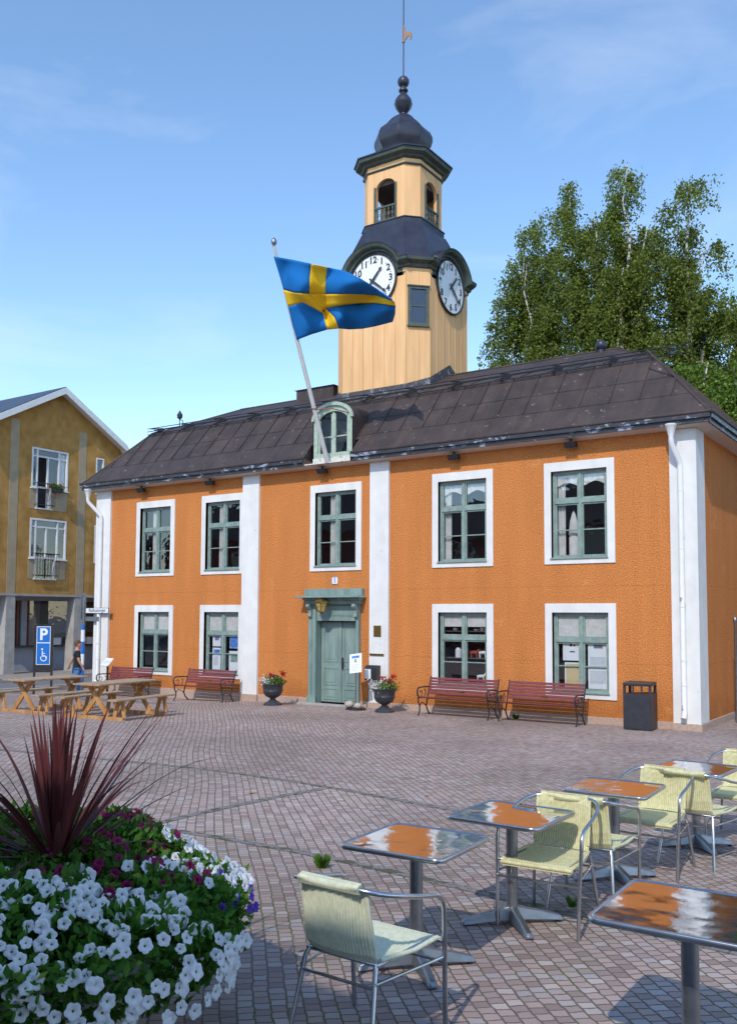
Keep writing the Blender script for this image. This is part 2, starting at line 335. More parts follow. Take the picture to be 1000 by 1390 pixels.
# ------------------------------------------------------------------ sky and sun
AZ, EL = R(14), R(42.5)
sd = Vector((math.sin(AZ) * math.cos(EL), -math.cos(AZ) * math.cos(EL), math.sin(EL)))
w = bpy.data.worlds.new('World'); S.world = w; w.use_nodes = True; nt = w.node_tree; N = nt.nodes; L = nt.links
sk = N.new('ShaderNodeTexSky'); sk.sky_type = 'NISHITA'; sk.sun_disc = False; sk.sun_elevation = EL
sk.sun_rotation = math.atan2(sd.x, sd.y); sk.air_density = 1.0; sk.dust_density = .25; sk.ozone_density = 2.2; sk.altitude = 0
bg = N['Background']; bg.inputs['Strength'].default_value = .15
tc = N.new('ShaderNodeTexCoord'); mp = N.new('ShaderNodeMapping'); mp.inputs['Scale'].default_value = (1.2, 1.2, 3.4); mp.inputs['Location'].default_value = (1.7, .6, 0.55)
L.new(tc.outputs['Generated'], mp.inputs['Vector'])
n1 = N.new('ShaderNodeTexNoise'); n1.inputs['Scale'].default_value = 2.1; n1.inputs['Detail'].default_value = 9; n1.inputs['Roughness'].default_value = .55; n1.inputs['Distortion'].default_value = .6
L.new(mp.outputs[0], n1.inputs['Vector'])
mr = N.new('ShaderNodeMapRange'); mr.inputs['From Min'].default_value = .54; mr.inputs['From Max'].default_value = .82; mr.inputs['To Max'].default_value = .26
L.new(n1.outputs['Fac'], mr.inputs['Value'])
mx = N.new('ShaderNodeMix'); mx.data_type = 'RGBA'; mx.inputs['B'].default_value = (5.6, 5.9, 6.5, 1)
L.new(mr.outputs['Result'], mx.inputs['Factor']); hs = N.new('ShaderNodeHueSaturation'); hs.inputs['Saturation'].default_value = 1.06; hs.inputs['Value'].default_value = 1.3; hs.inputs['Hue'].default_value = .498; L.new(sk.outputs[0], hs.inputs['Color']); L.new(hs.outputs[0], mx.inputs['A']); L.new(mx.outputs['Result'], bg.inputs['Color'])
sl = bpy.data.lights.new('sun', 'SUN'); sl.energy = 2.15; sl.angle = R(.6); sl.color = (1, .94, .85)
so = bpy.data.objects.new('sun', sl); COL.objects.link(so); so.rotation_euler = sd.to_track_quat('Z', 'Y').to_euler()
S.view_settings.view_transform = 'Standard'; S.view_settings.look = 'None'; S.view_settings.exposure = .44; S.view_settings.gamma = 1

# ------------------------------------------------------------------ ground
def ground(name, xs, ys, m, dz=0):
    mb = MB(); nx, ny = len(xs), len(ys)
    mb.v = [(x, y, zg(x, y) + dz) for y in ys for x in xs]
    mb.f = [(j * nx + i, j * nx + i + 1, (j + 1) * nx + i + 1, (j + 1) * nx + i) for j in range(ny - 1) for i in range(nx - 1)]
    return tag(mb.build(name, m, smooth=True), kind='structure')
ys = [-24, -22] + [y * .5 for y in range(-43, 1)] + [.5, 1, 2, 4, 8, 20, 60]
ground('ground', [-1500, -200, -60, -20, -2.6, 1, 3, 5, 7, 9, 12, 16, 20, 30, 60, 200, 1500], [-1500, -200, -60, -24.5, -10, -5.5, -3, -1, 0, 8, 30, 100, 300, 1500], 'asphalt', -.012)
ground('square_paving', [-2.6] + [x * .75 for x in range(-3, 45)], ys, 'setts')
def band(name, pts, wd, m='bandstone', dz=.004):
    mb = MB(); vs = []
    for i, (x, y) in enumerate(pts):
        a = pts[max(0, i - 1)]; b = pts[min(len(pts) - 1, i + 1)]
        d = Vector((b[0] - a[0], b[1] - a[1])).normalized(); n = Vector((-d.y, d.x)) * wd / 2
        for s in (-1, 1): vs.append((x + s * n.x, y + s * n.y, zg(x + s * n.x, y + s * n.y) + dz))
    mb.add(vs, [(2 * i, 2 * i + 1, 2 * i + 3, 2 * i + 2) for i in range(len(pts) - 1)])
    return tag(mb.build(name, m), kind='structure')
band('paving_band', [(8 + .35 * i, -10.35 + .32 * math.cos((8 + .35 * i - 14) * .55)) for i in range(44)], .11)
band('paving_band', [(15.5 - .04 * i + .004 * i * i, -10.25 - .34 * i) for i in range(22)], .11)
band('paving_band', [(13 + .35 * i, -13.15 + .22 * math.cos((13 + .35 * i - 17) * .6)) for i in range(28)], .10)
# street on the left
band('road', [(-4.9, y) for y in (-40, -24, -22, -10, -5, 0, 10, 60)], 4.2, 'asphalt', .002)
kb = MB(); kb.box(-2.86, -2.66, -30, 40, -.2, .03); tag(kb.build('kerb', 'kerb', bevel=.01), kind='structure')
pv = MB(); pv.box(-10.4, -6.95, -30, 40, -.2, .03); tag(pv.build('pavement', 'pave'), kind='structure')
kb = MB(); kb.box(-6.948, -6.80, -30, 40, -.2, .034); tag(kb.build('kerb', 'kerb', bevel=.01), kind='structure')

# ------------------------------------------------------------------ town hall
XL, XR, YB, ZW = -1.15, 17.35, 7.0, 6.20
H = thing('town_hall', 'orange two-storey town hall with white pilasters, dark sheet roof and yellow clock tower', 'town hall', (0, 0, 0))
bays = [(.64, 2.29), (3.39, 5.04), (7.37, 9.02), (11.11, 12.74), (14.02, 15.64)]
UP, LO = (3.47, 5.757), (.523, 2.594)
wins = [(a, b, *UP, 'u%d' % i) for i, (a, b) in enumerate(bays)] + [(a, b, *LO, 'l%d' % i) for i, (a, b) in enumerate(bays) if i != 2]
def inner(w): return (w[0] + .17, w[1] - .17, w[2] + .11, w[3] - .20)
holes = [inner(w) for w in wins] + [(7.62, 8.94, -.1, 2.16)]
def wall_front(x0, x1, z0, z1, holes, depth=.22):
    mb = MB(); xs = sorted({x0, x1} | {v for h in holes for v in h[:2]}); zs = sorted({z0, z1} | {min(max(v, z0), z1) for h in holes for v in h[2:]})
    for i in range(len(xs) - 1):
        for j in range(len(zs) - 1):
            cx, cz = (xs[i] + xs[i + 1]) / 2, (zs[j] + zs[j + 1]) / 2
            if any(h[0] < cx < h[1] and h[2] < cz < h[3] for h in holes): continue
            mb.quad((xs[i], 0, zs[j]), (xs[i + 1], 0, zs[j]), (xs[i + 1], 0, zs[j + 1]), (xs[i], 0, zs[j + 1]))
    for a, b, c, d in holes:
        c = max(c, z0)
        for p, q in (((a, c), (a, d)), ((a, d), (b, d)), ((b, d), (b, c)), ((b, c), (a, c))):
            mb.quad((p[0], 0, p[1]), (q[0], 0, q[1]), (q[0], depth, q[1]), (p[0], depth, p[1]))
    return mb
wf = wall_front(XL, XR, -.2, ZW, holes)
wf.quad((XR, 0, -.2), (XR, YB, -.2), (XR, YB, ZW), (XR, 0, ZW)); wf.quad((XL, YB, -.2), (XL, 0, -.2), (XL, 0, ZW), (XL, YB, ZW)); wf.quad((XR, YB, -.2), (XL, YB, -.2), (XL, YB, ZW), (XR, YB, ZW))
wf.build('wall', 'orange', H, recalc=False)
# dark rooms behind the openings
rm = MB()
for z0, z1 in ((-.2, 3.0), (3.02, 6.19)): rm.box(XL + .1, XR - .1, 1.9, 2.0, z0, z1)
rm.box(XL + .1, XR - .1, .24, 1.88, 2.98, 3.05); rm.box(XL + .1, XR - .1, .24, 1.88, -.2, -.1); rm.box(XL + .1, XR - .1, .24, 1.88, 6.1, 6.18)
for x in (XL + .1, 2.8, 5.3, 10.2, 13.4, XR - .2): rm.box(x, x + .1, .24, 1.88, -.09, 6.09)
rm.build('interior', 'dark', H)
# pilasters, plinth
def pil(x0, x1, side=None):
    mb = MB()
    if side == 'R': mb.add([(x0, -.07, .14), (XR + .03, -.07, .14), (XR + .03, .58, .14), (XR, .58, .14), (XR, 0, .14), (x0, 0, .14)] + [(x0, -.07, ZW), (XR + .03, -.07, ZW), (XR + .03, .58, ZW), (XR, .58, ZW), (XR, 0, ZW), (x0, 0, ZW)], [(0, 1, 7, 6), (1, 2, 8, 7), (2, 3, 9, 8), (5, 0, 6, 11)])
    else: mb.box(x0, x1, -.07, .01, .14 if x0 > 3 else -.02, ZW)
    mb.build('pilaster', 'white', H, recalc=False)
pil(XL - .03, -.51); pil(5.01, 5.61); pil(9.31, 9.88); pil(16.83, XR, 'R')
pl = MB(); pl.box(XL - .02, 7.38, -.04, .02, -.3, .15); pl.box(9.02, XR + .04, -.04, .02, -.3, .15); pl.box(XR - .02, XR + .039, .021, YB, -.3, .149)
for a, b in ((XL - .05, -.49), (4.99, 5.63), (9.29, 9.90), (16.81, XR + .06)): pl.box(a, b, -.11, -.041, -.3, .139)
pl.box(XR + .04, XR + .06, -.04, .6, -.3, .138)
pl.build('plinth', 'plinth', H, bevel=.006)

def make_window(w, kind):
    x0, x1, z0, z1 = w[:4]; a, b, c, d = inner(w)
    fr = MB(); t = .055; y0, y1 = .07, .15
    fr.box(a, a + t, y0, y1, c, d); fr.box(b - t, b, y0, y1, c, d); fr.box(a + t, b - t, y0, y1, c, c + t); fr.box(a + t, b - t, y0, y1, d - t, d)
    mx = (a + b) / 2; tz = c + (d - c) * .655
    fr.box(mx - .035, mx + .035, y0 - .01, y1, c + t, d - t)
    fr.box(a + t, mx - .035, y0 - .015, y1, tz - .05, tz + .05); fr.box(mx + .035, b - t, y0 - .015, y1, tz - .05, tz + .05)
    s = .035
    for p, q in ((a + t, mx - .035), (mx + .035, b - t)):
        for u, v in ((c + t, tz - .05), (tz + .05, d - t)):
            fr.box(p, p + s, y0 + .012, y1 - .01, u, v); fr.box(q - s, q, y0 + .012, y1 - .01, u, v)
            fr.box(p + s, q - s, y0 + .012, y1 - .01, u, u + s); fr.box(p + s, q - s, y0 + .012, y1 - .01, v - s, v)
        h = (c + t + tz - .05) / 2; fr.box(p + s, q - s, y0 + .02, y1 - .02, h - .013, h + .013)
    F = fr.build('window', 'green', H, bevel=.003)
    su = MB(); g = -.028
    hi = x1 if not (3.3 < x0 < 3.5) else 5.008
    for bx in ((x0, hi, z0, c), (x0, hi, d, z1), (x0, a, c, d), (b, hi, c, d)):
        su.box(bx[0], bx[1], g, .004, bx[2], bx[3])
    for p in ((a - .002, a, c, d), (b, b + .002, c, d)): su.box(p[0], p[1], g, .07, p[2], p[3])
    su.box(a, b, .0, .21, c - .004, c - .001)
    su.build('surround', 'white', F)
    sl = MB(); sl.add([(a - .03, -.06, c + .0), (b + .02, -.06, c + .0), (b + .02, -.06, c + .02), (a - .03, -.06, c + .02), (a - .03, .075, c + .03), (b + .02, .075, c + .03), (b + .02, .075, c + .055), (a - .03, .075, c + .055)], [(0, 1, 2, 3), (3, 2, 6, 7), (0, 4, 5, 1), (0, 3, 7, 4), (1, 5, 6, 2), (4, 7, 6, 5)])
    sl.build('sill', 'green', F)
    gl = MB(); tl = random.uniform(-.012, .012)
    for p, q in ((a + t, mx), (mx, b - t)):
        k = random.uniform(-.008, .008)
        for u, v in ((c + t, tz), (tz, d - t)):
            gl.quad((p, .115 + k, u), (q, .115 - k, u), (q, .115 - k + tl * .6, v), (p, .115 + k + tl * .6, v))
    gl.build('pane', 'glass', F, recalc=False)
    cu = MB()
    def drape(p, q, zb, zt, y=.175, n=24, amp=.02, k=5):
        vs = []
        for i in range(n + 1):
            xx = p + (q - p) * i / n; yy = y + amp * math.sin(i / n * 2 * PI * k)
            vs += [(xx, yy, zb(i / n) if callable(zb) else zb), (xx, yy, zt)]
        cu.add(vs, [(2 * i, 2 * i + 2, 2 * i + 3, 2 * i + 1) for i in range(n)])
    if kind == 'valance':
        drape(a, b, lambda u: d - .30 - .05 * math.cos(u * 2 * PI * 2), d, n=40, y=.15, amp=.008, k=9)
        drape(a + .05, a + .25, c, d, y=.20, k=3)
    elif kind == 'drape':
        drape(a + .36, a + .60, c, d, k=3, amp=.03); drape(b - .13, b - .02, c, d, k=2)
    elif kind == 'lower':
        drape(a + .02, b - .02, d - .60, d - .02, y=.128, n=44, k=0)
    elif kind == 'shop':
        drape(a + .02, b - .02, d - .34, d - .02, y=.128, n=4, k=0)
    if kind != 'none': cu.build('curtain', 'curtain', F, recalc=False)
    return F
kinds = ['drape', 'drape', 'drape', 'valance', 'valance', 'lower', 'lower', 'shop', 'lower']
for w_, k_ in zip(wins, kinds): make_window(w_, k_)

# shop goods and posters behind the lower panes
def poster(label, x0, x1, z0, z1, blocks, y=.132, group='posters taped inside the lower windows'):
    t = thing('poster', label, 'poster', ((x0 + x1) / 2, y, z0), 0, group)
    hw = (x1 - x0) / 2; mb = MB(); mb.box(-hw, hw, 0, .003, 0, z1 - z0); mb.build('sheet', 'paper', t)
    for i, (u0, u1, v0, v1, m) in enumerate(blocks):
        q = MB(); q.box(-hw + u0 * 2 * hw, -hw + u1 * 2 * hw, -.003, -.0005, v0 * (z1 - z0), v1 * (z1 - z0)); q.build('picture', m, t)
M['pblue'] = mat('print_blue', (.02, .13, .5), (.15, .35, .75), 14, .6); M['pgreen'] = mat('print_green', (.10, .2, .06), (.35, .45, .5), 10, .6)
M['pviolet'] = mat('print_violet', (.06, .05, .22), (.4, .4, .6), 14, .6); M['pcol'] = mat('print_colour', (.45, .12, .05), (.03, .25, .35), 12, .6, lo=.45, hi=.55)
M['ptan'] = mat('print_tan', (.62, .48, .25), rough=.7); M['pgrey'] = mat('print_grey', (.52, .54, .58), (.66, .68, .7), 30, .7)
a, b, c, d = inner(wins[6])
poster('white sheet with a small violet picture, upper left one beside the left bench', a + .20, a + .52, c + .78, c + 1.27, [(.3, .8, .35, .7, 'pviolet')])
poster('white sheet with a blue heading strip, lower left one above the bench', a + .20, a + .52, c + .12, c + .74, [(.15, .9, .72, .92, 'pblue'), (.15, .7, .2, .6, 'pgrey')])
poster('bright blue picture sheet, upper right one in its window', a + .86, a + 1.24, c + .74, c + 1.27, [(.03, .97, .03, .97, 'pblue')])
poster('white sheet with a green landscape picture, lower right one in its window', a + .84, a + 1.24, c + .10, c + .66, [(.15, .95, .45, .85, 'pgreen')])
a, b, c, d = inner(wins[8])
poster('white sheet with small black drawings in the window by the litter bin', a + .18, a + .58, c + .70, c + 1.22, [(.4, .55, .6, .72, 'ink'), (.62, .72, .6, .68, 'ink'), (.4, .7, .35, .4, 'ink')])
poster('tan sheet below the black drawings in the window by the litter bin', a + .22, a + .58, c + .08, c + .66, [(.08, .95, .05, .95, 'ptan')])
poster('tall white notice with a colour photo at its top beside the litter bin', a + .76, a + 1.20, c + .10, c + 1.26, [(.3, .75, .76, .94, 'pcol'), (.1, .9, .38, .6, 'pgrey'), (.1, .9, .1, .34, 'pgrey')])
a, b, c, d = inner(wins[7])
sh = MB(); sh.box(a + .05, b - .05, .22, .42, c + .66, c + .68); sh.box(a + .05, b - .05, .22, .42, c + 1.30, c + 1.32); tag(sh.build('shelf', 'dark'), 'dark display shelves behind the shop window above the bench', 'shelf')
def good(name, label, cat, fn, m, loc):
    mb = MB(); fn(mb); o = mb.build(name, m, smooth=True); o.location = loc; return tag(o, label, cat)
good('jar', 'white enamel jar with black bands on the shop window shelf', 'jar', lambda q: q.lathe([(.08, 0), (.085, .02), (.085, .19), (.06, .21), (.055, .24)], 20), 'paper', (a + .38, .30, c + .68))
for k, (px, hh) in enumerate(((.30, .07), (.86, .05), (1.02, .09), (1.2, .06))):
    good('cup', ['white squat bowl alone at left on the top shelf of the shop window', 'small white cup, left of the three on the top shelf', 'larger white cup, middle of the three on the top shelf', 'small white cup, right of the three on the top shelf'][k], 'cup', lambda q: q.lathe([(.05, 0), (.07, hh * .5), (.072, hh), (.06, hh), (.05, .01)], 16), 'paper', (a + px, .30, c + 1.32))
def horse(q):
    q.tube([(-.10, 0, .12), (0, 0, .13), (.08, 0, .13)], [.035, .045, .04], 8); q.tube([(.07, 0, .13), (.12, 0, .20), (.17, 0, .19)], [.035, .026, .018], 8)
    for x in (-.08, .07):
        for y in (-.02, .02): q.tube([(x, y, .11), (x, y, 0)], [.016, .012], 6)
M['horsered'] = mat('horse_red', (.42, .06, .02), rough=.5)
good('toy_horse', 'small red-brown wooden horse on the shop window shelf', 'toy horse', horse, 'horsered', (a + .80, .30, c + .68))
good('toy_horse', 'white wooden horse beside the red-brown one in the shop window', 'toy horse', horse, 'paper', (a + 1.02, .32, c + .68))
good('toy_horse', 'white wooden horse on the window bottom under the shelf', 'toy horse', horse, 'paper', (a + .98, .30, c + .12))
a, b, c, d = inner(wins[4])
good('candlestick_ornament', 'pale carved ornament standing on the upper window ledge', 'ornament', lambda q: q.lathe([(.11, 0), (.11, .45), (.09, .47), (.12, .52), (.09, .8), (.05, .95), (.01, 1.05)], 8, sy=.4), 'curtain', (a + .42, .24, c + .05))
# door, casing
D = MB(); y = .13
for p, q in ((7.66, 8.295), (8.305, 8.90)):
    D.box(p, q, y, y + .05, .06, 2.14)
    for z0, z1 in ((.12, .42), (.50, .95), (1.10, 2.00)):
        D.box(p + .09, q - .09, y - .014, y - .0, z0, z0 + .03); D.box(p + .09, q - .09, y - .014, y, z1 - .03, z1); D.box(p + .09, p + .12, y - .014, y, z0 + .03, z1 - .03); D.box(q - .12, q - .09, y - .014, y, z0 + .03, z1 - .03)
        D.box(p + .16, q - .16, y - .010, y, z0 + .07, z1 - .07)
D.box(8.265, 8.335, y - .03, y - .0145, .06, 2.14)
Dr = D.build('door', 'door', H, bevel=.003)
hd = MB(); hd.box(8.36, 8.40, .085, .099, .92, 1.22); hd.tube([(8.38, .084, 1.1), (8.38, .03, 1.1), (8.46, .03, 1.1)], .01, 8); hd.build('handle', 'black', Dr)
C_ = MB()
C_.box(7.40, 7.64, -.10, .16, 0, 2.60); C_.box(8.92, 9.01, -.10, .16, 0, 2.60); C_.box(7.64, 8.92, -.05, .16, 2.16, 2.60)
C_.box(7.44, 7.52, -.125, -.101, 0, 2.2); C_.box(7.38, 7.66, -.13, -.101, 0, .22); C_.box(7.66, 8.90, -.08, -.051, 2.17, 2.24); C_.box(7.72, 8.86, -.065, -.051, 2.30, 2.55)
C_.box(7.33, 9.06, -.16, .01, 2.60, 2.70); C_.box(7.28, 9.10, -.22, .01, 2.70, 2.76)
C_.add([(7.18, -.42, 2.765), (9.18, -.42, 2.765), (9.18, 0, 2.765), (7.18, 0, 2.765), (7.18, -.42, 2.80), (9.18, -.42, 2.80), (9.12, -.12, 2.83), (7.24, -.12, 2.83)], [(0, 3, 2, 1), (0, 1, 5, 4), (4, 5, 6, 7), (0, 4, 7, 3), (1, 2, 6, 5)])
C_.box(7.28, 9.12, -.12, .01, 2.80, 3.0)
C_.build('door_casing', 'door', H, bevel=.004)
for x in (7.44, 8.90):
    bk = MB(); pr = [(-.13, 2.60), (-.26, 2.60), (-.28, 2.54), (-.24, 2.49), (-.18, 2.46), (-.17, 2.36), (-.19, 2.28), (-.13, 2.24)]
    bk.prism(pr, lambda yy, zz: (x, yy, zz), lambda yy, zz: (x + .10, yy, zz)); bk.build('bracket', 'door', H)
st = MB(); st.box(7.22, 9.2, -.36, -.131, -.1, .045); tag(st.build('door_step', 'concrete', H, bevel=.01))
# lantern over the door
ln = MB(); cx, cy = 8.02, -.36
def hexr(r, z, n=6): return [(cx + r * math.cos(2 * PI * k / n), cy + r * math.sin(2 * PI * k / n), z) for k in range(n)]
LP = MB(); LP.loft([hexr(.10, 2.43), hexr(.17, 2.64)]); LPo = LP.build('wall_lantern', mat('lantern_glass', (.45, .33, .10), rough=.25, spec=.6), H)
ln.loft([hexr(.20, 2.64), hexr(.20, 2.66), hexr(.03, 2.75)]); ln.loft([hexr(.11, 2.40), hexr(.11, 2.43)]); ln.loft([hexr(.02, 2.34), hexr(.06, 2.40)])
for k in range(6):
    ln.tube([hexr(.102, 2.43)[k], hexr(.172, 2.64)[k]], .010, 5)
    p, q = Vector(hexr(.135, 2.54)[k]), Vector(hexr(.135, 2.54)[(k + 1) % 6]); ln.tube([p, q], .006, 4)
ln.tube([(8.02, -.05, 2.6), (8.02, -.2, 2.72), (8.02, -.36, 2.74)], .014, 6); ln.build('lantern_frame', 'brass', LPo)
# number plate, brass plaque, bar, mailbox
np_ = MB(); np_.box(8.10, 8.27, -.015, -.001, 3.12, 3.31); q = np_.build('house_number', 'signwhite', H); np2 = MB()
for bx in ((8.10, 8.27, 3.12, 3.13), (8.10, 8.27, 3.30, 3.31)): np2.box(bx[0], bx[1], -.018, -.0155, bx[2], bx[3])
np2.build('border', 'blue', q)
text('digit', '1', .17, 'blue', q, facemtx((8.185, -.018, 3.215), (1, 0, 0), (0, 0, 1)))
pq = MB(); pq.box(9.45, 9.67, -.085, -.071, 1.78, 2.06); pq.build('plaque', 'brass', H, bevel=.004)
pq = MB(); pq.box(9.34, 9.76, -.10, -.071, 1.31, 1.36); pq.build('letter_slot', 'brass', H, bevel=.003)
bx = MB(); bx.prism([(-.08, .70), (-.26, .70), (-.26, 1.0), (-.20, 1.07), (-.08, 1.07)], lambda yy, zz: (9.30, yy, zz), lambda yy, zz: (9.66, yy, zz)); bo = bx.build('letter_box', 'black', H, bevel=.006)
b2 = MB(); b2.prism([(-.27, .74), (-.28, .74), (-.28, .98), (-.27, .98)], lambda yy, zz: (9.33, yy, zz), lambda yy, zz: (9.50, yy, zz)); b2.build('box_front', 'signwhite', bo)

# ---- roof
o_ = .40; RX0, RX1 = XL - .40, XR + .40
prof = [(-.40, 6.44), (.09, 6.98), (1.11, 8.13), (3.5, 9.20)]
def ring(k):
    yy, zz = prof[k]; i = yy + .40
    if k == 3: return [(RX0 + 3.22, 3.5, zz), (RX1 - 3.22, 3.5, zz), (RX1 - 3.22, 3.5001, zz), (RX0 + 3.22, 3.5001, zz)]
    return [(RX0 + i, yy, zz), (RX1 - i, yy, zz), (RX1 - i, YB - yy, zz), (RX0 + i, YB - yy, zz)]
rf = MB()
NX0, NX1, NY = 7.40, 8.93, -.02
def zr(yy):
    for (a0, b0), (a1, b1) in zip(prof, prof[1:]):
        if a0 <= yy <= a1: return b0 + (b1 - b0) * (yy - a0) / (a1 - a0)
rr = [ring(k) for k in range(4)]
for k in range(3):
    for j in range(4):
        if k == 0 and j == 0:
            A, B = rr[0][0], rr[0][1]; C2, D2 = rr[1][1], rr[1][0]
            rf.quad(A, (NX0, -.4, 6.44), (NX0, .09, 6.98), D2); rf.quad((NX1, -.4, 6.44), B, C2, (NX1, .09, 6.98))
            rf.quad((NX0, NY, zr(NY)), (NX1, NY, zr(NY)), (NX1, .09, 6.98), (NX0, .09, 6.98))
            for x in (NX0, NX1): rf.quad((x, -.4, 6.44), (x, NY, zr(NY)), (x, NY, 6.25), (x, -.4, 6.25))
        else: rf.quad(rr[k][j], rr[k][(j + 1) % 4], rr[k + 1][(j + 1) % 4], rr[k + 1][j])
# raised seams on the steep panel and thin ones below
nseam = 27
for i in range(nseam):
    x = -.75 + i * (16.85 + .75) / (nseam - 1)
    if 7.3 < x < 9.1: continue
    yb = max(.09, -.4 + (RX0 - x) * -1 * 0) if 0 else .09
    xb = x; xt = x
    if x < RX0 + 1.51: yt = -.4 + (x - RX0)
    elif x > RX1 - 1.51: yt = -.4 + (RX1 - x)
    else: yt = 1.11
    if yt > .25: rf.bar((xb, .09, zr(.09) + .012), (xt, yt, zr(yt) + .012), .022, .035, up=(0, -.75, .66))
for x0, x1 in ((RX0 + .95, NX0), (NX1, RX1 - .95)): rf.bar((x0, .55, zr(.55) + .006), (x1, .55, zr(.55) + .006), .03, .012, up=(0, -.75, .66)); rf.bar((x0 - .45, .09, 6.985), (x1 + .45 * (x1 > 10), .09, 6.985), .03, .012, up=(0, -.75, .66))
for i in range(10):
    y_ = .5 + i * .65; rf.bar((RX1 - .49, y_, 7.0), (RX1 - 1.51, y_, 8.15), .022, .035, up=(.75, 0, .66)); 
for s0, s1 in ((0, 1), (1, 2), (2, 3)):
    rf.tube([rr[s0][1], rr[s1][1]], .03, 6); rf.tube([rr[s0][0], rr[s1][0]], .03, 6)
rf.tube([rr[3][0], rr[3][1]], .04, 6)
RO = rf.build('roof', 'roof', H, recalc=False)
# rooftop box, ball vent, ornament
bx = MB(); bx.box(4.25, 5.7, 3.25, 3.85, 8.7, 9.44); bx.add([(4.19, 3.19, 9.441), (5.76, 3.19, 9.441), (5.76, 3.91, 9.441), (4.19, 3.91, 9.441), (4.6, 3.55, 9.53), (5.4, 3.55, 9.53)], [(0, 1, 5, 4), (1, 2, 5), (2, 3, 4, 5), (3, 0, 4), (0, 3, 2, 1)]); bx.build('roof_hatch', 'roof', RO)
bv = MB(); bv.sphere((14.15, 3.45, 9.34), .15); bv.lathe([(.09, 9.1), (.09, 9.24)], 12, (14.15, 3.45)); bv.build('ball_vent', 'towerroof', RO, smooth=True)
on = MB(); on.lathe([(.015, 8.2), (.015, 8.45), (.08, 8.5), (.09, 8.6), (.03, 8.7), (.005, 8.74)], 10, (1.37, 1.0)); on.tube([(1.37, 1, 8.45), (1.5, 1, 8.4), (1.5, 1, 8.2)], .015, 5); on.build('roof_lamp', 'black', RO)
# walkway rails
sg = MB()
for k, (yy, dz) in enumerate(((.98, .10), (.96, .19), (.98, .29), (1.25, .30), (1.4, .22))):
    sg.tube([(-.05, yy, zr(1.0) + dz), (17.0 if k < 3 else 16.2, yy, zr(1.0) + dz)], .014, 5)
for i in range(13):
    x = .15 + i * 1.37
    sg.bar((x, .93, zr(.93) + .01), (x, .93, zr(.93) + .36), .03, .05); sg.bar((x, .93, zr(.93) + .34), (x, 1.45, zr(1.4) + .12), .03, .03); sg.bar((x, .95, 8.12), (x + .02, 1.5, 8.34), .05, .03)
for i in range(24): sg.tube([(.1 + i * .68, .97, 8.13), (.45 + i * .68, 1.3, 8.33)], .008, 4)
sg.build('snow_guard', 'black', RO)
# eaves: soffit, fascia, gutter lip
so_ = MB()
so_.quad((XL, 0, ZW), (XR, 0, ZW), (RX1 - .03, -.37, 6.24), (RX0 + .03, -.37, 6.24)); so_.quad((XR, 0, ZW), (XR, YB, ZW), (RX1 - .03, YB + .37, 6.24), (RX1 - .03, -.37, 6.24)); so_.quad((XL, YB, ZW), (XL, 0, ZW), (RX0 + .03, -.37, 6.24), (RX0 + .03, YB + .37, 6.24))
so_.build('soffit', 'soffit', H, recalc=False)
fa = MB()
def fas(x0, x1):
    fa.box(x0, x1, -.37, -.33, 6.235, 6.36); fa.box(x0, x1, -.425, -.371, 6.33, 6.455)
fas(RX0 + .0, NX0); fas(NX1, RX1)
fa.box(RX1 - .07, RX1 - .03, -.33, YB + .37, 6.235, 6.36); fa.box(RX1 - .029, RX1 + .025, -.37, YB + .4, 6.33, 6.455)
fa.box(RX0 + .03, RX0 + .07, -.33, YB + .37, 6.235, 6.36); fa.box(RX0 - .025, RX0 + .029, -.37, YB + .4, 6.33, 6.455)
fa.build('eaves_board', 'fascia', H)
gt = MB()
for x0, x1 in ((RX0 - .03, NX0 - .02), (NX1 + .02, RX1 + .03)): gt.tube([(x0, -.42, 6.45), (x1, -.42, 6.45)], .035, 8)
gt.tube([(RX1 + .02, -.4, 6.45), (RX1 + .02, YB + .4, 6.45)], .035, 8); gt.tube([(RX0 - .02, -.4, 6.45), (RX0 - .02, YB + .4, 6.45)], .035, 8)
gt.build('gutter', 'roof', H, smooth=True)
# downpipes
def downpipe(pts, zb, hop):
    mb = MB(); hx, hy, hz = hop
    mb.lathe([(.045, hz - .32), (.055, hz - .20), (.11, hz), (.12, hz + .01), (.12, hz + .04)], 12, (hx, hy))
    mb.tube(pts, .058, 10)
    x, y, z = pts[-2]
    for zz in (4.9, 3.7, 2.5, 1.4, .9): mb.lathe([(.064, zz), (.064, zz + .035)], 10, (x, y))
    mb.build('downpipe', 'pipe', H, smooth=True)
downpipe([(16.97, -.40, 5.95), (16.97, -.38, 5.86), (17.07, -.15, 5.50), (17.07, -.14, 5.40), (17.07, -.14, .36), (17.07, -.22, .24)], 0, (16.97, -.40, 6.22))
downpipe([(-1.20, -.40, 5.95), (-1.20, -.38, 5.86), (-.88, -.15, 5.44), (-.86, -.14, 5.36), (-.86, -.14, .30), (-.86, -.22, .2)], 0, (-1.20, -.40, 6.22))
# floodlights under the eaves
for x in (1.0, 3.85, 7.88, 11.8, 14.73):
    m_ = MB(); z = 6.02
    m_.add([(x - .13, -.22, z), (x + .13, -.22, z), (x + .13, -.30, z + .12), (x - .13, -.30, z + .12), (x - .13, -.10, z + .02), (x + .13, -.10, z + .02), (x + .13, -.12, z + .13), (x - .13, -.12, z + .13)], [(0, 1, 2, 3), (4, 7, 6, 5), (0, 4, 5, 1), (3, 2, 6, 7), (0, 3, 7, 4), (1, 5, 6, 2)])
    m_.box(x - .02, x + .02, -.20, -.16, z + .13, z + .21); m_.build('floodlight', 'black', H)
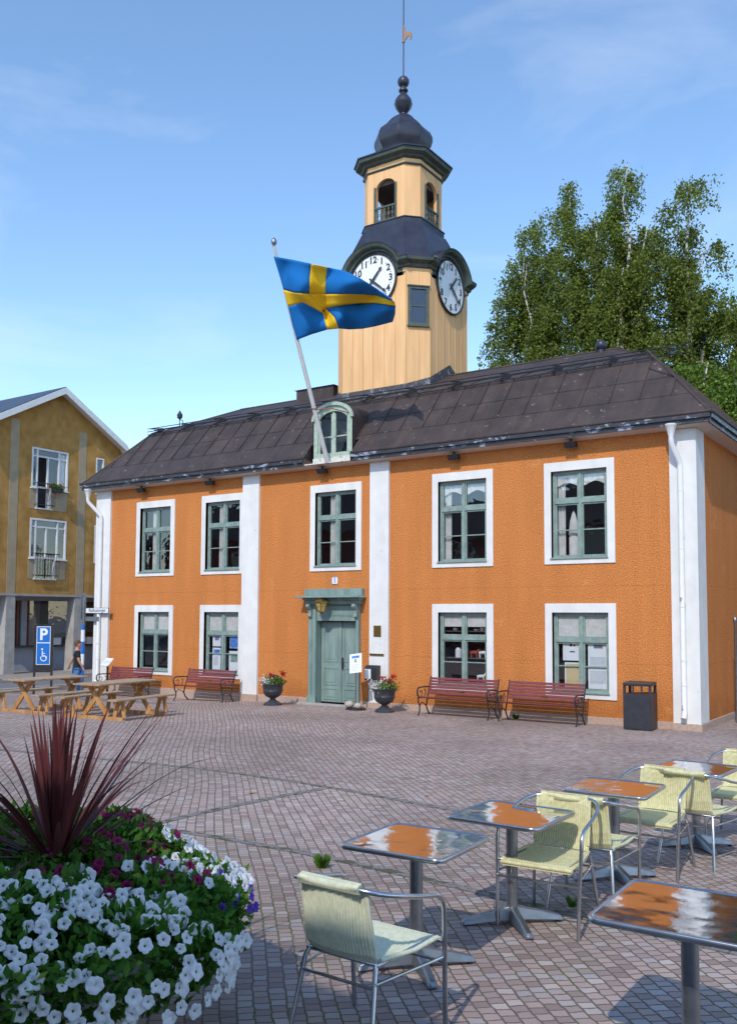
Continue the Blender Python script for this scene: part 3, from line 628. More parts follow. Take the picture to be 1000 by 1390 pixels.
# dormer
dm = thing('dormer', None, None); dm.parent = H
DC, DW, DY = 8.18, .62, -.14
def arch(hw, zs, rise, n=14):
    return [(-hw, zs)] + [(hw * math.cos(PI - PI * k / n), zs + rise * math.sin(PI * k / n)) for k in range(1, n)] + [(hw, zs)]
bd = MB(); out = [(-DW, 6.40)] + arch(DW, 7.42, .42) + [(DW, 6.40)]; inn = [(-DW + .13, 6.56)] + arch(DW - .13, 7.36, .30) + [(DW - .13, 6.56)]
n = len(out)
vs = [(DC + p, DY, q) for p, q in out] + [(DC + p, DY, q) for p, q in inn] + [(DC + p, DY + .07, q) for p, q in inn]
bd.add(vs, [(k, (k + 1) % n, n + (k + 1) % n, n + k) for k in range(n)] + [(n + k, n + (k + 1) % n, 2 * n + (k + 1) % n, 2 * n + k) for k in range(n)])
bd.box(DC - .03, DC + .03, DY + .03, DY + .08, 6.56, 7.64); bd.box(DC - DW + .13, DC - .03, DY + .045, DY + .075, 6.98, 7.01); bd.box(DC + .03, DC + DW - .13, DY + .045, DY + .075, 6.98, 7.01)
for s in (-1, 1): bd.box(DC + s * .46 - .025, DC + s * .46 + .025, DY + .03, DY + .08, 6.56, 7.45); bd.box(DC + s * .05 - .02, DC + s * .05 + .02, DY + .03, DY + .078, 6.56, 7.6)
ar = arch(DW + .05, 7.44, .46); ar2 = arch(DW - .03, 7.44, .37)
bd.add([(DC + p, DY - .06, q) for p, q in ar] + [(DC + p, DY - .06, q) for p, q in ar2] + [(DC + p, DY, q) for p, q in ar] + [(DC + p, DY, q) for p, q in ar2],
       [(k, k + 1, len(ar) + k + 1, len(ar) + k) for k in range(len(ar) - 1)] + [(k, k + 1, 2 * len(ar) + k + 1, 2 * len(ar) + k) for k in range(len(ar) - 1)] + [(len(ar) + k, len(ar) + k + 1, 3 * len(ar) + k + 1, 3 * len(ar) + k) for k in range(len(ar) - 1)])
bd.build('dormer_front', 'dgreen', dm, recalc=False)
dg = MB(); dg.quad(*[(DC + p, DY + .06, q) for p, q in inn]); dg.build('pane', 'glassdim', dm, recalc=False)
di = MB(); di.box(DC - DW + .02, DC + DW - .02, .3, .32, 6.4, 7.7); di.build('dark_room', 'dark', dm)
db = MB(); oa = [(-DW - .02, 6.30)] + arch(DW + .03, 7.44, .45) + [(DW + .02, 6.30)]
db.loft([[(DC + p, DY - .005, q + .005) for p, q in oa], [(DC + p, 1.6, q + .02) for p, q in oa]], cap=False)
# low cheek flares where the roof sheet turns up against the dormer
for s in (-1, 1):
    xe = NX0 if s < 0 else NX1; xd = DC + s * (DW + .03)
    db.quad((xe, NY + .02, 6.30), (xd, DY + .04, 6.30), (xd, .9, 7.6), (xe + s * .25, .6, zr(.6) + .02)); db.quad((xe, -.395, 6.25), (xd, DY + .02, 6.25), (xd, DY + .02, 6.36), (xe, -.395, 6.44))
db.build('dormer_roof', 'roof', dm, recalc=False)
ds = MB(); ds.box(NX0 + .02, NX1 - .02, -.38, DY, 6.25, 6.28); ds.box(DC - DW, DC + DW, DY - .04, DY - .001, 6.281, 6.44); ds.build('dormer_sill', mat('peeling_sill', (.60, .58, .52), (.68, .66, .60), 6, .8, c3=(.25, .20, .12), s3=9, t3=.56, w3=.05), dm)

# ---- clock tower
TC = (8.07, 3.5)
def octa(W, c, z, cx=TC[0], cy=TC[1]):
    h = W / 2
    return [(cx - h, cy - h + c, z), (cx - h + c, cy - h, z), (cx + h - c, cy - h, z), (cx + h, cy - h + c, z), (cx + h, cy + h - c, z), (cx + h - c, cy + h, z), (cx - h + c, cy + h, z), (cx - h, cy + h - c, z)]
TW, TCH = 3.14, .49
T = MB(); T.loft([octa(TW, TCH, 8.2), octa(TW, TCH, 12.3)]); T.build('tower_shaft', 'yellow', H)
gv = MB(); zb = 8.6
for k in range(8):
    p, q = Vector(octa(TW, TCH, 0)[k]), Vector(octa(TW, TCH, 0)[(k + 1) % 8]); ln_ = (q - p).length; nrm = Vector(((p + q) / 2).xy).to_3d() - Vector((*TC, 0)); nrm.normalize()
    m_ = max(1, round(ln_ / .36)); d_ = (q - p).normalized()
    for i in range(m_ + 1):
        c0 = p + d_ * ln_ * i / m_ + nrm * .006
        if 0 < i < m_: c0 += d_ * random.uniform(-.02, .02); wd = random.choice((.006, .008, .014))
        else: wd = .012
        gv.bar((c0.x, c0.y, zb), (c0.x, c0.y, 12.0), wd, .012, up=nrm)
gv.build('cover_strips', 'groove' if False else mat('cover_strip', (.62, .38, .15), rough=.8), H)
fl = MB()
base = octa(TW + .05, TCH, 0)
def rz3(x, y): # roof height under a point
    yy = y if y < 3.5 else 7 - y
    return zr(max(-.39, min(3.5, yy)))
lo = [(x, y, rz3(x, y) - .1) for x, y, _ in base]; hi = [(x, y, max(rz3(x, y), 8.5) + .24) for x, y, _ in base]
mid = []
b1 = []; b2_ = []
for k in range(8):
    p, q = base[k], base[(k + 1) % 8]
    pts = [p, ((p[0] + q[0]) / 2, (p[1] + q[1]) / 2, 0)]
    for x, y, _ in pts: b1.append((x, y, rz3(x, y) - .2)); b2_.append((x, y, max(rz3(x, y), 8.45) + .22 + (.1 if abs(y - 3.5) < .1 else 0)))
fl.loft([b1, b2_], cap=False)
fl.box(6.2, 9.9, 1.5, 1.90, 8.20, 8.38); fl.build('flashing', 'flash', H, recalc=False)
# window in the chamfer
n45 = Vector((1, -1, 0)).normalized(); d45 = Vector((1, 1, 0)).normalized(); pc = Vector((TC[0] + TW / 2 - TCH / 2, TC[1] - TW / 2 + TCH / 2, 0))
def cham(u, z, o=0): p = pc + d45 * u + n45 * o; return (p.x, p.y, z)
for cham_sign in (1,):
    wn_ = MB(); hw = .30; z0, z1 = 10.36, 11.46; t = .07
    def cb(u0, u1, za, zc, o0, o1): wn_.add([cham(u, z, o) for z in (za, zc) for o in (o0, o1) for u in (u0, u1)], [(0, 2, 3, 1), (4, 5, 7, 6), (0, 1, 5, 4), (2, 6, 7, 3), (0, 4, 6, 2), (1, 3, 7, 5)])
    cb(-hw, -hw + t, z0, z1, 0, .06); cb(hw - t, hw, z0, z1, 0, .06); cb(-hw + t, hw - t, z0, z0 + t, 0, .06); cb(-hw + t, hw - t, z1 - t, z1, 0, .06); cb(-hw + t + .02, hw - t - .02, (z0 + z1) / 2 - .015, (z0 + z1) / 2 + .015, 0, .04)
    cb(-hw - .02, hw + .02, z1, z1 + .03, 0, .09); cb(-hw - .02, hw + .02, z0 - .04, z0, 0, .08)
    for u0, u1 in ((-hw + t, -hw + t + .03), (hw - t - .03, hw - t)): cb(u0, u1, z0 + t, z1 - t, 0, .04)
    W_ = wn_.build('tower_window', 'tgreen', H)
    wp = MB(); wp.quad(cham(-hw + t, z0 + t, .02), cham(hw - t, z0 + t, .02), cham(hw - t, z1 - t, .02), cham(-hw + t, z1 - t, .02)); wp.build('pane', mat('tower_glass', (.035, .045, .075), rough=.08, spec=.8), W_)
# cornice with arched hoods over the clocks
CLZ, CLR = 11.80, .80
cn = MB()
def cseg(p, q, zlo, zhi, pr_):
    pass
lev = [(0.0, 12.00), (.05, 12.02), (.07, 12.10), (.20, 12.16), (.22, 12.24), (.0, 12.26)]
for k in (1, 3, 5, 7):
    pass
for k in range(8):
    # eight sides; straight cornice on the four chamfers
    if k % 2 == 0:   # sides 0:(p0-p1) chamfer
        rings = [[octa(TW + 2 * e, TCH * (1 + e * .6), z)[k], octa(TW + 2 * e, TCH * (1 + e * .6), z)[(k + 1) % 8]] for e, z in lev]
        vs = [p for r in rings for p in r]; cn.add(vs, [(2 * i, 2 * i + 1, 2 * i + 3, 2 * i + 2) for i in range(len(rings) - 1)])
def hood(origin, right):
    r = Vector(right); nn = r.cross(Vector((0, 0, 1))); o = Vector(origin); hs = TW / 2 - TCH
    def path(rad, zoff):  # arch outline with short level ends
        pts = []; ang = math.acos(min(1, (hs) / rad)) if rad > hs else 0
        zend = 12.13 + zoff
        a0 = math.asin(max(-1, min(1, (zend - CLZ) / rad)))
        for k in range(25):
            a = PI - a0 - (PI - 2 * a0) * k / 24; pts.append((rad * math.cos(a), CLZ + rad * math.sin(a)))
        return [(-hs - .16, zend)] + pts + [(hs + .16, zend)]
    prof_ = [(.84, 0.004, -.13), (.86, .06, -.11), (.91, .08, -.06), (.96, .20, 0), (1.03, .24, .03), (1.05, .26, .10), (1.05, -.2, .11)]
    rings = [[tuple(o + r * u + nn * e + Vector((0, 0, z - o.z))) for u, z in path(rad, zo)] for rad, e, zo in prof_]
    m_ = len(rings[0]); vs = [p for g in rings for p in g]
    cn.add(vs, [(j * m_ + i, j * m_ + i + 1, (j + 1) * m_ + i + 1, (j + 1) * m_ + i) for j in range(len(rings) - 1) for i in range(m_ - 1)])
    rb = MB()  # little barrel roof running back into the skirt
    pa = path(1.055, .115); front = [tuple(o + r * u + nn * .26 + Vector((0, 0, z - o.z))) for u, z in pa]; back = [tuple(o + r * u * .9 + nn * -.75 + Vector((0, 0, z - o.z + .06))) for u, z in pa]
    rb.add(front + back, [(i, i + 1, m_ + i + 1, m_ + i) for i in range(m_ - 1)]); rb.build('clock_hood_roof', 'towerroof', H, recalc=False, smooth=True)
h_ = TW / 2
faces = [((TC[0], TC[1] - h_, 0), (1, 0, 0)), ((TC[0] + h_, TC[1], 0), (0, 1, 0)), ((TC[0], TC[1] + h_, 0), (-1, 0, 0)), ((TC[0] - h_, TC[1], 0), (0, -1, 0))]
for o, r in faces: hood(o, r)
cn.build('cornice', 'tgreen', H, recalc=False)
wallup = MB()  # yellow tympanum behind each clock up to the arch
for o, r in faces:
    rv = Vector(r); pts = [(-(h_ - TCH), 11.9)] + [(.98 * math.cos(PI - PI * k / 20), CLZ + .98 * math.sin(PI * k / 20)) for k in range(21)] + [(h_ - TCH, 11.9)]
    nn = rv.cross(Vector((0, 0, 1))); wallup.prism(pts, lambda u, z: tuple(Vector(o) + rv * u + nn * .003 + Vector((0, 0, z))), lambda u, z: tuple(Vector(o) + rv * u - nn * .2 + Vector((0, 0, z))))
wallup.build('clock_gable', 'tgreen', H)
def clock(o, r, with_detail=True):
    rv = Vector(r); nn = rv.cross(Vector((0, 0, 1))); c = Vector(o) + Vector((0, 0, CLZ)) + nn * .02
    mtx = facemtx(c, rv, (0, 0, 1))
    def P(u, v, e=0): return tuple(mtx @ Vector((u, v, e)))
    rim = MB(); prf = [(CLR, 0), (CLR, .06), (CLR - .02, .075), (CLR - .045, .06), (CLR - .045, .03)]
    rim.loft([[P(a * math.cos(2 * PI * k / 48), a * math.sin(2 * PI * k / 48), e) for k in range(48)] for a, e in prf], cap=False)
    ck = rim.build('clock', 'black', H)
    fc = MB(); fc.quad(*[P((CLR - .04) * math.cos(2 * PI * k / 48), (CLR - .04) * math.sin(2 * PI * k / 48), .03) for k in range(48)]); fc.build('clock_face', 'signwhite', ck)
    for k in range(12):
        a = PI / 2 - 2 * PI * (k + 1) / 12
        t_ = text('numeral', str(k + 1), .27, 'ink', ck, mtx @ Matrix.Translation((.60 * math.cos(a), .60 * math.sin(a) , .034)), .003)
        a2 = a - PI / 12; dt = MB(); dt.quad(*[P(.62 * math.cos(a2) + .018 * math.cos(2 * PI * q / 8), .62 * math.sin(a2) + .018 * math.sin(2 * PI * q / 8), .036) for q in range(8)]); dt.build('hour_dot', 'ink', ck)
    for ang, ln2 in ((41, .48), (130, .62)):
        A = R(90 - ang); hd_ = MB(); m2 = mtx @ Matrix.Rotation(A, 4, 'Z')
        pl_ = [(-.12, .02), (0, .035), (ln2 * .5, .03), (ln2 * .78, .018), (ln2 * .80, .055), (ln2, 0), (ln2 * .80, -.055), (ln2 * .78, -.018), (ln2 * .5, -.03), (0, -.035), (-.12, -.02)]
        hd_.prism(pl_, lambda u, v: tuple(m2 @ Vector((u, v, .055 + ln2 * .02))), lambda u, v: tuple(m2 @ Vector((u, v, .065 + ln2 * .02)))); hd_.build('clock_hand', 'ink', ck)
for o, r in faces[:2]: clock(o, r)
# skirt roof
sk_ = MB(); LW, LC = 1.94, .34
sp = [(3.13, .492, 12.20), (3.08, .49, 12.40), (2.84, .48, 12.75), (2.53, .44, 13.12), (2.28, .40, 13.42), (2.14, .37, 13.56), (2.10, .365, 13.60)]
sk_.loft([octa(*p[:2], p[2]) for p in sp])
for k in range(8): sk_.tube([octa(*p[:2], p[2])[k] for p in sp], .018, 5)
sk_.build('skirt_roof', 'towerroof', H)
bb = MB(); bb.loft([octa(2.06, .36, 13.55), octa(2.06, .36, 13.76), octa(2.10, .365, 13.765), octa(2.10, .365, 13.79)]); bb.build('belfry_base', 'towerroof', H)
# belfry: walls with arched openings
def belfry():
    mb = MB(); z0, z1 = 13.75, 15.56; ow, oz0, ozs = .33, 13.78, 14.82
    P8 = octa(LW, LC, 0)
    for k in range(8):
        p, q = Vector(P8[k]), Vector(P8[(k + 1) % 8]); ln2 = (q - p).length; d = (q - p).normalized(); nn = Vector((d.y, -d.x, 0)); th_ = .10
        if ln2 < .7:
            mb.add([tuple(x) for x in (p + Vector((0, 0, z0)), q + Vector((0, 0, z0)), q + Vector((0, 0, z1)), p + Vector((0, 0, z1)))], [(0, 1, 2, 3)])
            mb.add([tuple(x) for x in (p - nn * th_ + Vector((0, 0, z0)), q - nn * th_ + Vector((0, 0, z0)), q - nn * th_ + Vector((0, 0, z1)), p - nn * th_ + Vector((0, 0, z1)))], [(0, 1, 2, 3)])
            continue
        c = (p + q) / 2; hw = ln2 / 2
        def F(u, z, e=0): v = c + d * u - nn * e; return (v.x, v.y, z)
        n_ = 12; arc = [(ow * math.cos(PI * i / n_), ozs + .26 * math.sin(PI * i / n_)) for i in range(n_ + 1)]
        for e in (0, th_):
            mb.quad(F(-hw, z0, e), F(-ow, z0, e), F(-ow, ozs, e), F(-ow, z1, e), F(-hw, z1, e)); mb.quad(F(ow, z0, e), F(hw, z0, e), F(hw, z1, e), F(ow, z1, e), F(ow, ozs, e))
            for i in range(n_): mb.quad(F(*arc[i], e), F(arc[i][0], z1, e), F(arc[i + 1][0], z1, e), F(*arc[i + 1], e))
        for i in range(n_): mb.quad(F(*arc[i], 0), F(*arc[i], th_), F(*arc[i + 1], th_), F(*arc[i + 1], 0))
        for s in (-1, 1): mb.quad(F(s * ow, z0, 0), F(s * ow, ozs, 0), F(s * ow, ozs, th_), F(s * ow, z0, th_))
        for i in range(1, 5):
            u = -hw + 2 * hw * i / 5
        gr = MB()
        for s in (-1, 1): gr.bar(F(s * (ow + .03), oz0, -.02), F(s * (ow + .03), ozs + .06, -.02), .05, .05, up=nn)
        gr.bar(F(-ow - .05, 14.22, -.03), F(ow + .05, 14.22, -.03), .05, .05); gr.bar(F(-ow - .05, 13.81, -.03), F(ow + .05, 13.81, -.03), .05, .06)
        for i in range(5):
            u = -ow + .07 + (2 * ow - .14) * i / 4
            for za, zb_, w_ in ((13.84, 13.90, .045), (13.90, 13.95, .02), (13.95, 14.06, .07), (14.06, 14.10, .02), (14.10, 14.20, .05)): gr.bar(F(u, za, -.03), F(u, zb_, -.03), w_, .02, up=nn)
        gr.build('balustrade', 'tgreen', H)
    mb.build('belfry', 'yellow', H, recalc=False)
    it = MB(); it.box(TC[0] - .45, TC[0] + .45, TC[1] - .05, TC[1] + .05, 14.35, 14.5); it.loft([octa(LW - .25, LC, 14.95), octa(LW - .25, LC, 15.5)]); it.lathe([(.26, 14.42), (.22, 14.55), (.14, 14.8), (.05, 14.86)], 16, TC); it.box(TC[0] - .12, TC[0] + .12, TC[1] - .12, TC[1] + .12, 13.7, 14.3)
    it.build('bell_frame', 'dark', H)
belfry()
bn = MB(); bn.loft([octa(LW + .05, LC, 15.35), octa(LW + .09, LC, 15.37), octa(LW + .09, LC, 15.40), octa(LW + .02, LC, 15.42)], cap=False); bn.build('belfry_band', 'tgreen', H)
bc = MB(); bc.loft([octa(LW + .02, LC, 15.54), octa(LW + .16, .37, 15.57), octa(LW + .22, .38, 15.62), octa(LW + .46, .43, 15.67), octa(LW + .52, .45, 15.76)]); bc.build('belfry_cornice', 'tgreen', H)
dmz = MB(); dp = [(LW + .58, .46, 15.765), (LW + .58, .46, 15.80), (1.9, .42, 15.98), (1.50, .40, 16.12), (1.36, .40, 16.20), (1.42, .42, 16.28), (1.56, .46, 16.40), (1.64, .48, 16.54), (1.62, .47, 16.68), (1.50, .44, 16.82), (1.28, .38, 16.93), (1.08, .32, 17.03), (.92, .27, 17.14), (.74, .22, 17.25), (.52, .15, 17.35), (.32, .09, 17.42), (.22, .065, 17.47)]
dmz.loft([octa(*p[:2], p[2]) for p in dp])
for k in range(8): dmz.tube([octa(*p[:2], p[2])[k] for p in dp[2:]], .012, 4)
dmz.build('dome', 'towerroof', H, smooth=True, sharp=25)
fn = MB(); fn.lathe([(.11, 17.44), (.10, 17.50), (.17, 17.58), (.24, 17.68), (.27, 17.78), (.28, 17.80), (.26, 17.83), (.25, 17.92), (.17, 18.04), (.10, 18.12), (.09, 18.16), (.14, 18.20), (.14, 18.25), (.08, 18.30), (.09, 18.34)] + [(.18 * math.sin(R(a)), 18.50 - .18 * math.cos(R(a))) for a in range(30, 180, 15)] + [(.02, 18.70), (.02, 21.6), (.004, 21.7)], 20, TC); fn.build('finial', 'towerroof', H, smooth=True)
ck = MB(); co = [(-.02, 0), (.05, .02), (.14, .10), (.20, .06), (.22, -.06), (.27, .06), (.26, .16), (.20, .22), (.12, .22), (.07, .24), (.03, .32), (.02, .44), (-.02, .52), (-.05, .44), (-.09, .42), (-.05, .36), (-.06, .22), (-.06, .08)]
ck.prism(co, lambda u, z: (TC[0] + .03 + u, TC[1] - .015, 19.80 + z), lambda u, z: (TC[0] + .03 + u, TC[1] + .015, 19.80 + z)); ck.sphere((TC[0], TC[1], 19.78), .05, 8); ck.build('weathercock', 'gold', H)

# ------------------------------------------------------------------ flagpole and flag
FP = thing('flagpole', 'white wooden flagpole leaning out from the dormer above the door', 'flagpole', (8.18, -.36, 6.27))
fp = MB(); d = Vector((0, -2.28, 5.05)); fp.tube([(0, 0, 0), tuple(d * .5), tuple(d * .985)], [.062, .052, .034], 12); fp.build('pole', 'polewhite', FP, smooth=True)
fk = MB(); e = d * .985
fk.lathe([(.03, e.z - .02), (.035, e.z + .03), (.06, e.z + .06), (.075, e.z + .11), (.055, e.z + .17), (.01, e.z + .22)], 12, (0, e.y)); fk.build('finial', 'aludark', FP, smooth=True)
hp = MB(); q = d * .255; hp.tube([(q.x + .07 * math.cos(a), q.y + .07 * math.sin(a), q.z) for a in [2 * PI * k / 12 for k in range(13)]], .012, 5)
hp.tube([(0, q.y + .07, q.z), (-.35, q.y + .35, q.z + .03), (-.45, .2, q.z)], .014, 5); hp.tube([(0, q.y + .07, q.z), (.35, q.y + .3, q.z + .03), (.5, .22, q.z)], .014, 5); hp.build('hoop_bracket', 'rust', FP)
# flag: a grid of cloth laid out by metres along the fly (u) and hoist (v)
ctl = {  # v: list of (u, x_px, y_px, yoff)
    0: [(0, 107, 138), (2.5, 232, 160), (5, 362, 188), (7, 470, 212), (10, 590, 236), (12, 690, 284), (14, 800, 352), (16, 915, 432)],
    2: [(0, 140, 250), (2.5, 215, 268), (5, 350, 290), (7, 460, 302), (10, 590, 315), (12, 690, 338), (14, 810, 372), (16, 908, 433)],
    4: [(0, 175, 365), (2.5, 250, 386), (5, 348, 392), (7, 458, 395), (10, 600, 393), (12, 700, 395), (14, 800, 402), (16, 925, 445)],
    6: [(0, 205, 480), (2.5, 305, 449), (5, 440, 522), (7, 458, 490), (10, 600, 466), (12, 700, 458), (14, 800, 457), (16, 934, 474)],
    8: [(0, 232, 590), (2.5, 335, 560), (5, 455, 580), (7, 520, 552), (10, 610, 556), (12, 700, 548), (14, 800, 535), (16, 930, 530)],
    10: [(0, 262, 708), (2.5, 362, 668), (5, 470, 636), (7, 550, 628), (10, 620, 634), (12, 710, 630), (14, 800, 612), (16, 915, 582)]}
def flagpt(u, v):
    vk = sorted(ctl); 
    def row(vv):
        R_ = ctl[vv]
        for (u0, a0, b0), (u1, a1, b1) in zip(R_, R_[1:]):
            if u0 <= u <= u1: t = (u - u0) / (u1 - u0); return a0 + (a1 - a0) * t, b0 + (b1 - b0) * t
    for v0, v1 in zip(vk, vk[1:]):
        if v0 <= v <= v1:
            p, q = row(v0), row(v1); t = (v - v0) / (v1 - v0); px = 350 + (p[0] + (q[0] - p[0]) * t) / 5; py = 320 + (p[1] + (q[1] - p[1]) * t) / 5; break
    ray = r_ * ((px - 500) / f) - u_ * ((py - cyp) / f) + a_
    ybase = -2.62 + v * .092  # along the pole
    yy = ybase + u / 16 * .45 + .16 * math.sin(u * .95 + v * .45) * min(1, u / 3) + (.10 * math.sin(v * 1.1 + u * .2)) * min(1, u / 4)
    if 6 <= v and u > 5: yy += .12
    t = (yy - CAM.y) / ray.y
    return tuple(CAM + ray * t)
FG = thing('flag', 'blue flag with a yellow cross flying from the leaning pole', 'flag', flagpt(0, 0))
def cloth(name, cells, m):
    mb = MB(); o = Vector(flagpt(0, 0))
    for u0, u1, v0, v1 in cells:
        nu, nv = max(2, int((u1 - u0) * 3)), max(2, int((v1 - v0) * 3))
        vs = [tuple(Vector(flagpt(u0 + (u1 - u0) * i / nu, v0 + (v1 - v0) * j / nv)) - o) for j in range(nv + 1) for i in range(nu + 1)]
        mb.add(vs, [(j * (nu + 1) + i, j * (nu + 1) + i + 1, (j + 1) * (nu + 1) + i + 1, (j + 1) * (nu + 1) + i) for j in range(nv) for i in range(nu)])
    ob = mb.build(name, m, FG, smooth=True, recalc=False, sharp=179)
    md = ob.modifiers.new('t', 'SOLIDIFY'); md.thickness = .006
cloth('blue_field', [(0, 5, 0, 4), (7, 16, 0, 4), (0, 5, 6, 10), (7, 16, 6, 10)], 'bluecloth')
cloth('yellow_cross', [(0, 5, 4, 6), (5, 7, 0, 4), (5, 7, 4, 6), (5, 7, 6, 10), (7, 16, 4, 6)], 'yellowcloth')

# ------------------------------------------------------------------ yellow-brown house on the left
LH = thing('apartment_house', 'ochre rendered gabled house with French balconies and a grey arcade, left of the orange hall', 'house', (-8.6, 3.92, 0))
LX, A0, A1, ZE, ZP = 0, -3.25, 3.4, 9.42, 11.28   # local: x=0 is the street face, y runs along it
lw = MB()
def lrect(y0, y1, z0, z1, x=0): lw.quad((x, y0, z0), (x, y1, z0), (x, y1, z1), (x, y0, z1))
lh = [(-1.10, .60, 7.28, 8.88), (-.86, .02 - .2, 6.50, 7.28), (-1.10, .62, 4.50, 6.08), (-.86, .10, 3.72, 4.50), (2.02, 2.44, 7.35, 8.90), (2.02, 2.44, 4.45, 6.05)]
ysx = sorted({A0, A1} | {v for h in lh for v in h[:2]}); zsx = sorted({3.10, ZE} | {v for h in lh for v in h[2:]})
for i in range(len(ysx) - 1):
    for j in range(len(zsx) - 1):
        cy_, cz_ = (ysx[i] + ysx[i + 1]) / 2, (zsx[j] + zsx[j + 1]) / 2
        if any(h[0] < cy_ < h[1] and h[2] < cz_ < h[3] for h in lh): continue
        lrect(ysx[i], ysx[i + 1], zsx[j], zsx[j + 1])
lw.quad((0, A0, ZE), (0, A1, ZE), (0, .08, ZP))
for a, b, c, d in lh:
    for p, q in (((a, c), (b, c)), ((b, c), (b, d)), ((b, d), (a, d)), ((a, d), (a, c))): lw.quad((0, *p), (0, *q), (-.14, *q), (-.14, *p))
lw.quad((0, A1, 0), (0, A1, ZE), (-13, A1, ZE), (-13, A1, 0)); lw.quad((0, A0, 3.1), (0, A0, ZE), (-13, A0, ZE), (-13, A0, 3.1)); lw.quad((-1.3, A0, 0), (-1.3, A0, 3.1), (-13, A0, 3.1), (-13, A0, 0)); lw.quad((-13, A0, 0), (-13, A1, 0), (-13, A1, ZE), (-13, A0, ZE)); lw.quad((-13, A0, ZE), (-13, A1, ZE), (-13, .08, ZP))
lw.build('wall', 'ochre', LH, recalc=False)
gb = MB()
for y0, y1 in ((-2.07, -1.68), (1.13, 1.51)): gb.box(-.02, .012, y0, y1, 3.1, 9.85)
for y0, y1 in ((-1.14, -.88), (-.15, .60)): gb.box(-.02, .010, y0, y1, 6.45, 7.20)
gb.box(-.02, .010, .12, .62, 3.7, 4.42); gb.box(-.02, .010, -1.14, -.88, 3.7, 4.42)
gb.build('render_band', 'greyband', LH)
lr = MB(); th_ = .12
sec = [(A0 - .45, ZE - .26), (A0 - .1, ZE + .04), (.08, ZP + .06), (A1 - .1, ZE + .06), (A1 + .12, ZE - .22)]
for (ya, za), (yb, zb_) in zip(sec, sec[1:]):
    lr.add([(x, y, z) for x in (.42, -13.4) for y, z in ((ya, za), (yb, zb_), (yb, zb_ + th_), (ya, za + th_))], [(0, 1, 2, 3), (4, 7, 6, 5), (0, 4, 5, 1), (1, 5, 6, 2), (2, 6, 7, 3), (3, 7, 4, 0)])
lr.build('roof', 'towerroof', LH)
lb = MB()
for (ya, za), (yb, zb_) in zip(sec, sec[1:]):
    lb.add([(x, y, z) for x in (.36, .455) for y, z in ((ya, za - .17), (yb, zb_ - .17), (yb, zb_ + th_ - .03), (ya, za + th_ - .03))], [(0, 1, 2, 3), (4, 7, 6, 5), (0, 4, 5, 1), (1, 5, 6, 2), (2, 6, 7, 3), (3, 7, 4, 0)])
    lb.quad((.36, ya, za - .06), (.36, yb, zb_ - .06), (.0, yb, zb_ - .06), (.0, ya, za - .06))
lb.build('barge_board', 'whitepaint', LH)
cb_ = MB(); cb_.box(-2.6, -1.9, -2.75, -2.05, 9.8, 11.55); cb_.box(-2.66, -1.84, -2.81, -1.99, 11.551, 11.65); cb_.build('chimney', 'black', LH)
gw = M['whitepaint']
def frame(mb, y0, y1, z0, z1, t=.07, x0=-.10, x1=.015): mb.box(x0, x1, y0, y0 + t, z0, z1); mb.box(x0, x1, y1 - t, y1, z0, z1); mb.box(x0, x1, y0 + t, y1 - t, z0, z0 + t); mb.box(x0, x1, y0 + t, y1 - t, z1 - t, z1)
for n_, (zb_, zt_, zd, yd0, yd1, op) in enumerate(((7.28, 8.88, 6.50, -.86, -.18 + .3, True), (4.50, 6.08, 3.72, -.86, .10, False))):
    fr = MB(); frame(fr, -1.10, .61, zb_, zt_)
    fr.box(-.09, .0, -.86, -.80, zb_ + .07, zt_ - .07); fr.box(-.09, .0, .16, .22, zb_ + .07, zt_ - .07); fr.box(-.09, -.01, -1.03, .54, zt_ - .36, zt_ - .30); fr.box(-.09, -.01, -.36, -.30, zb_ + .0, zt_ - .36)
    dy1 = lh[1][1] if n_ == 0 else lh[3][1]
    fr.box(-.10, .015, -.86, -.80, zd, zb_); fr.box(-.10, .015, dy1 - .06, dy1, zd, zb_); fr.box(-.11, .05, -.90, dy1 + .06, zd - .05, zd); fr.box(-.11, .06, -1.14, -.86, zb_ - .04, zb_); fr.box(-.11, .06, dy1, .65, zb_ - .04, zb_)
    F_ = fr.build('window', 'whitepaint', LH)
    gp = MB()
    for y0, y1, z0, z1 in ((-1.03, -.86, zb_ + .07, zt_ - .36), (.22, .54, zb_ + .07, zt_ - .36), (-1.03, .54, zt_ - .30, zt_ - .07), (-.30, .16, zd, zt_ - .36)) + (() if op else ((-.80, -.36, zd, zt_ - .36),)): gp.quad((-.05, y0, z0), (-.05, y1, z0), (-.05, y1, z1), (-.05, y0, z1))
    gp.build('pane', 'glass', F_, recalc=False)
    bk = MB(); bk.box(-1.2, -1.1, -1.3, .8, zd, zt_); bk.build('dark_room', 'dark', F_)
    if op: bk = MB(); bk.box(-.12, -.10, .30, .52, zb_, zt_ - .1); bk.box(-.14, -.12, -.32, -.2, zd, zb_ + .4); bk.build('curtain', 'curtain', F_)
    rl = MB(); y0, y1 = -.92, dy1 + .10; zt2 = zd + .98
    for z in (zt2, zd + .12): rl.bar((.14, y0, z), (.14, y1, z), .03, .03)
    for k in range(10): yy = y0 + (y1 - y0) * k / 9; rl.tube([(.14, yy, zd + .12), (.14, yy, zt2)], .008, 5)
    for yy in (y0, y1):
        for z in (zt2, zd + .12): rl.bar((.14, yy, z), (0, yy, z), .02, .02)
    rl.build('balcony_railing', 'black', LH)
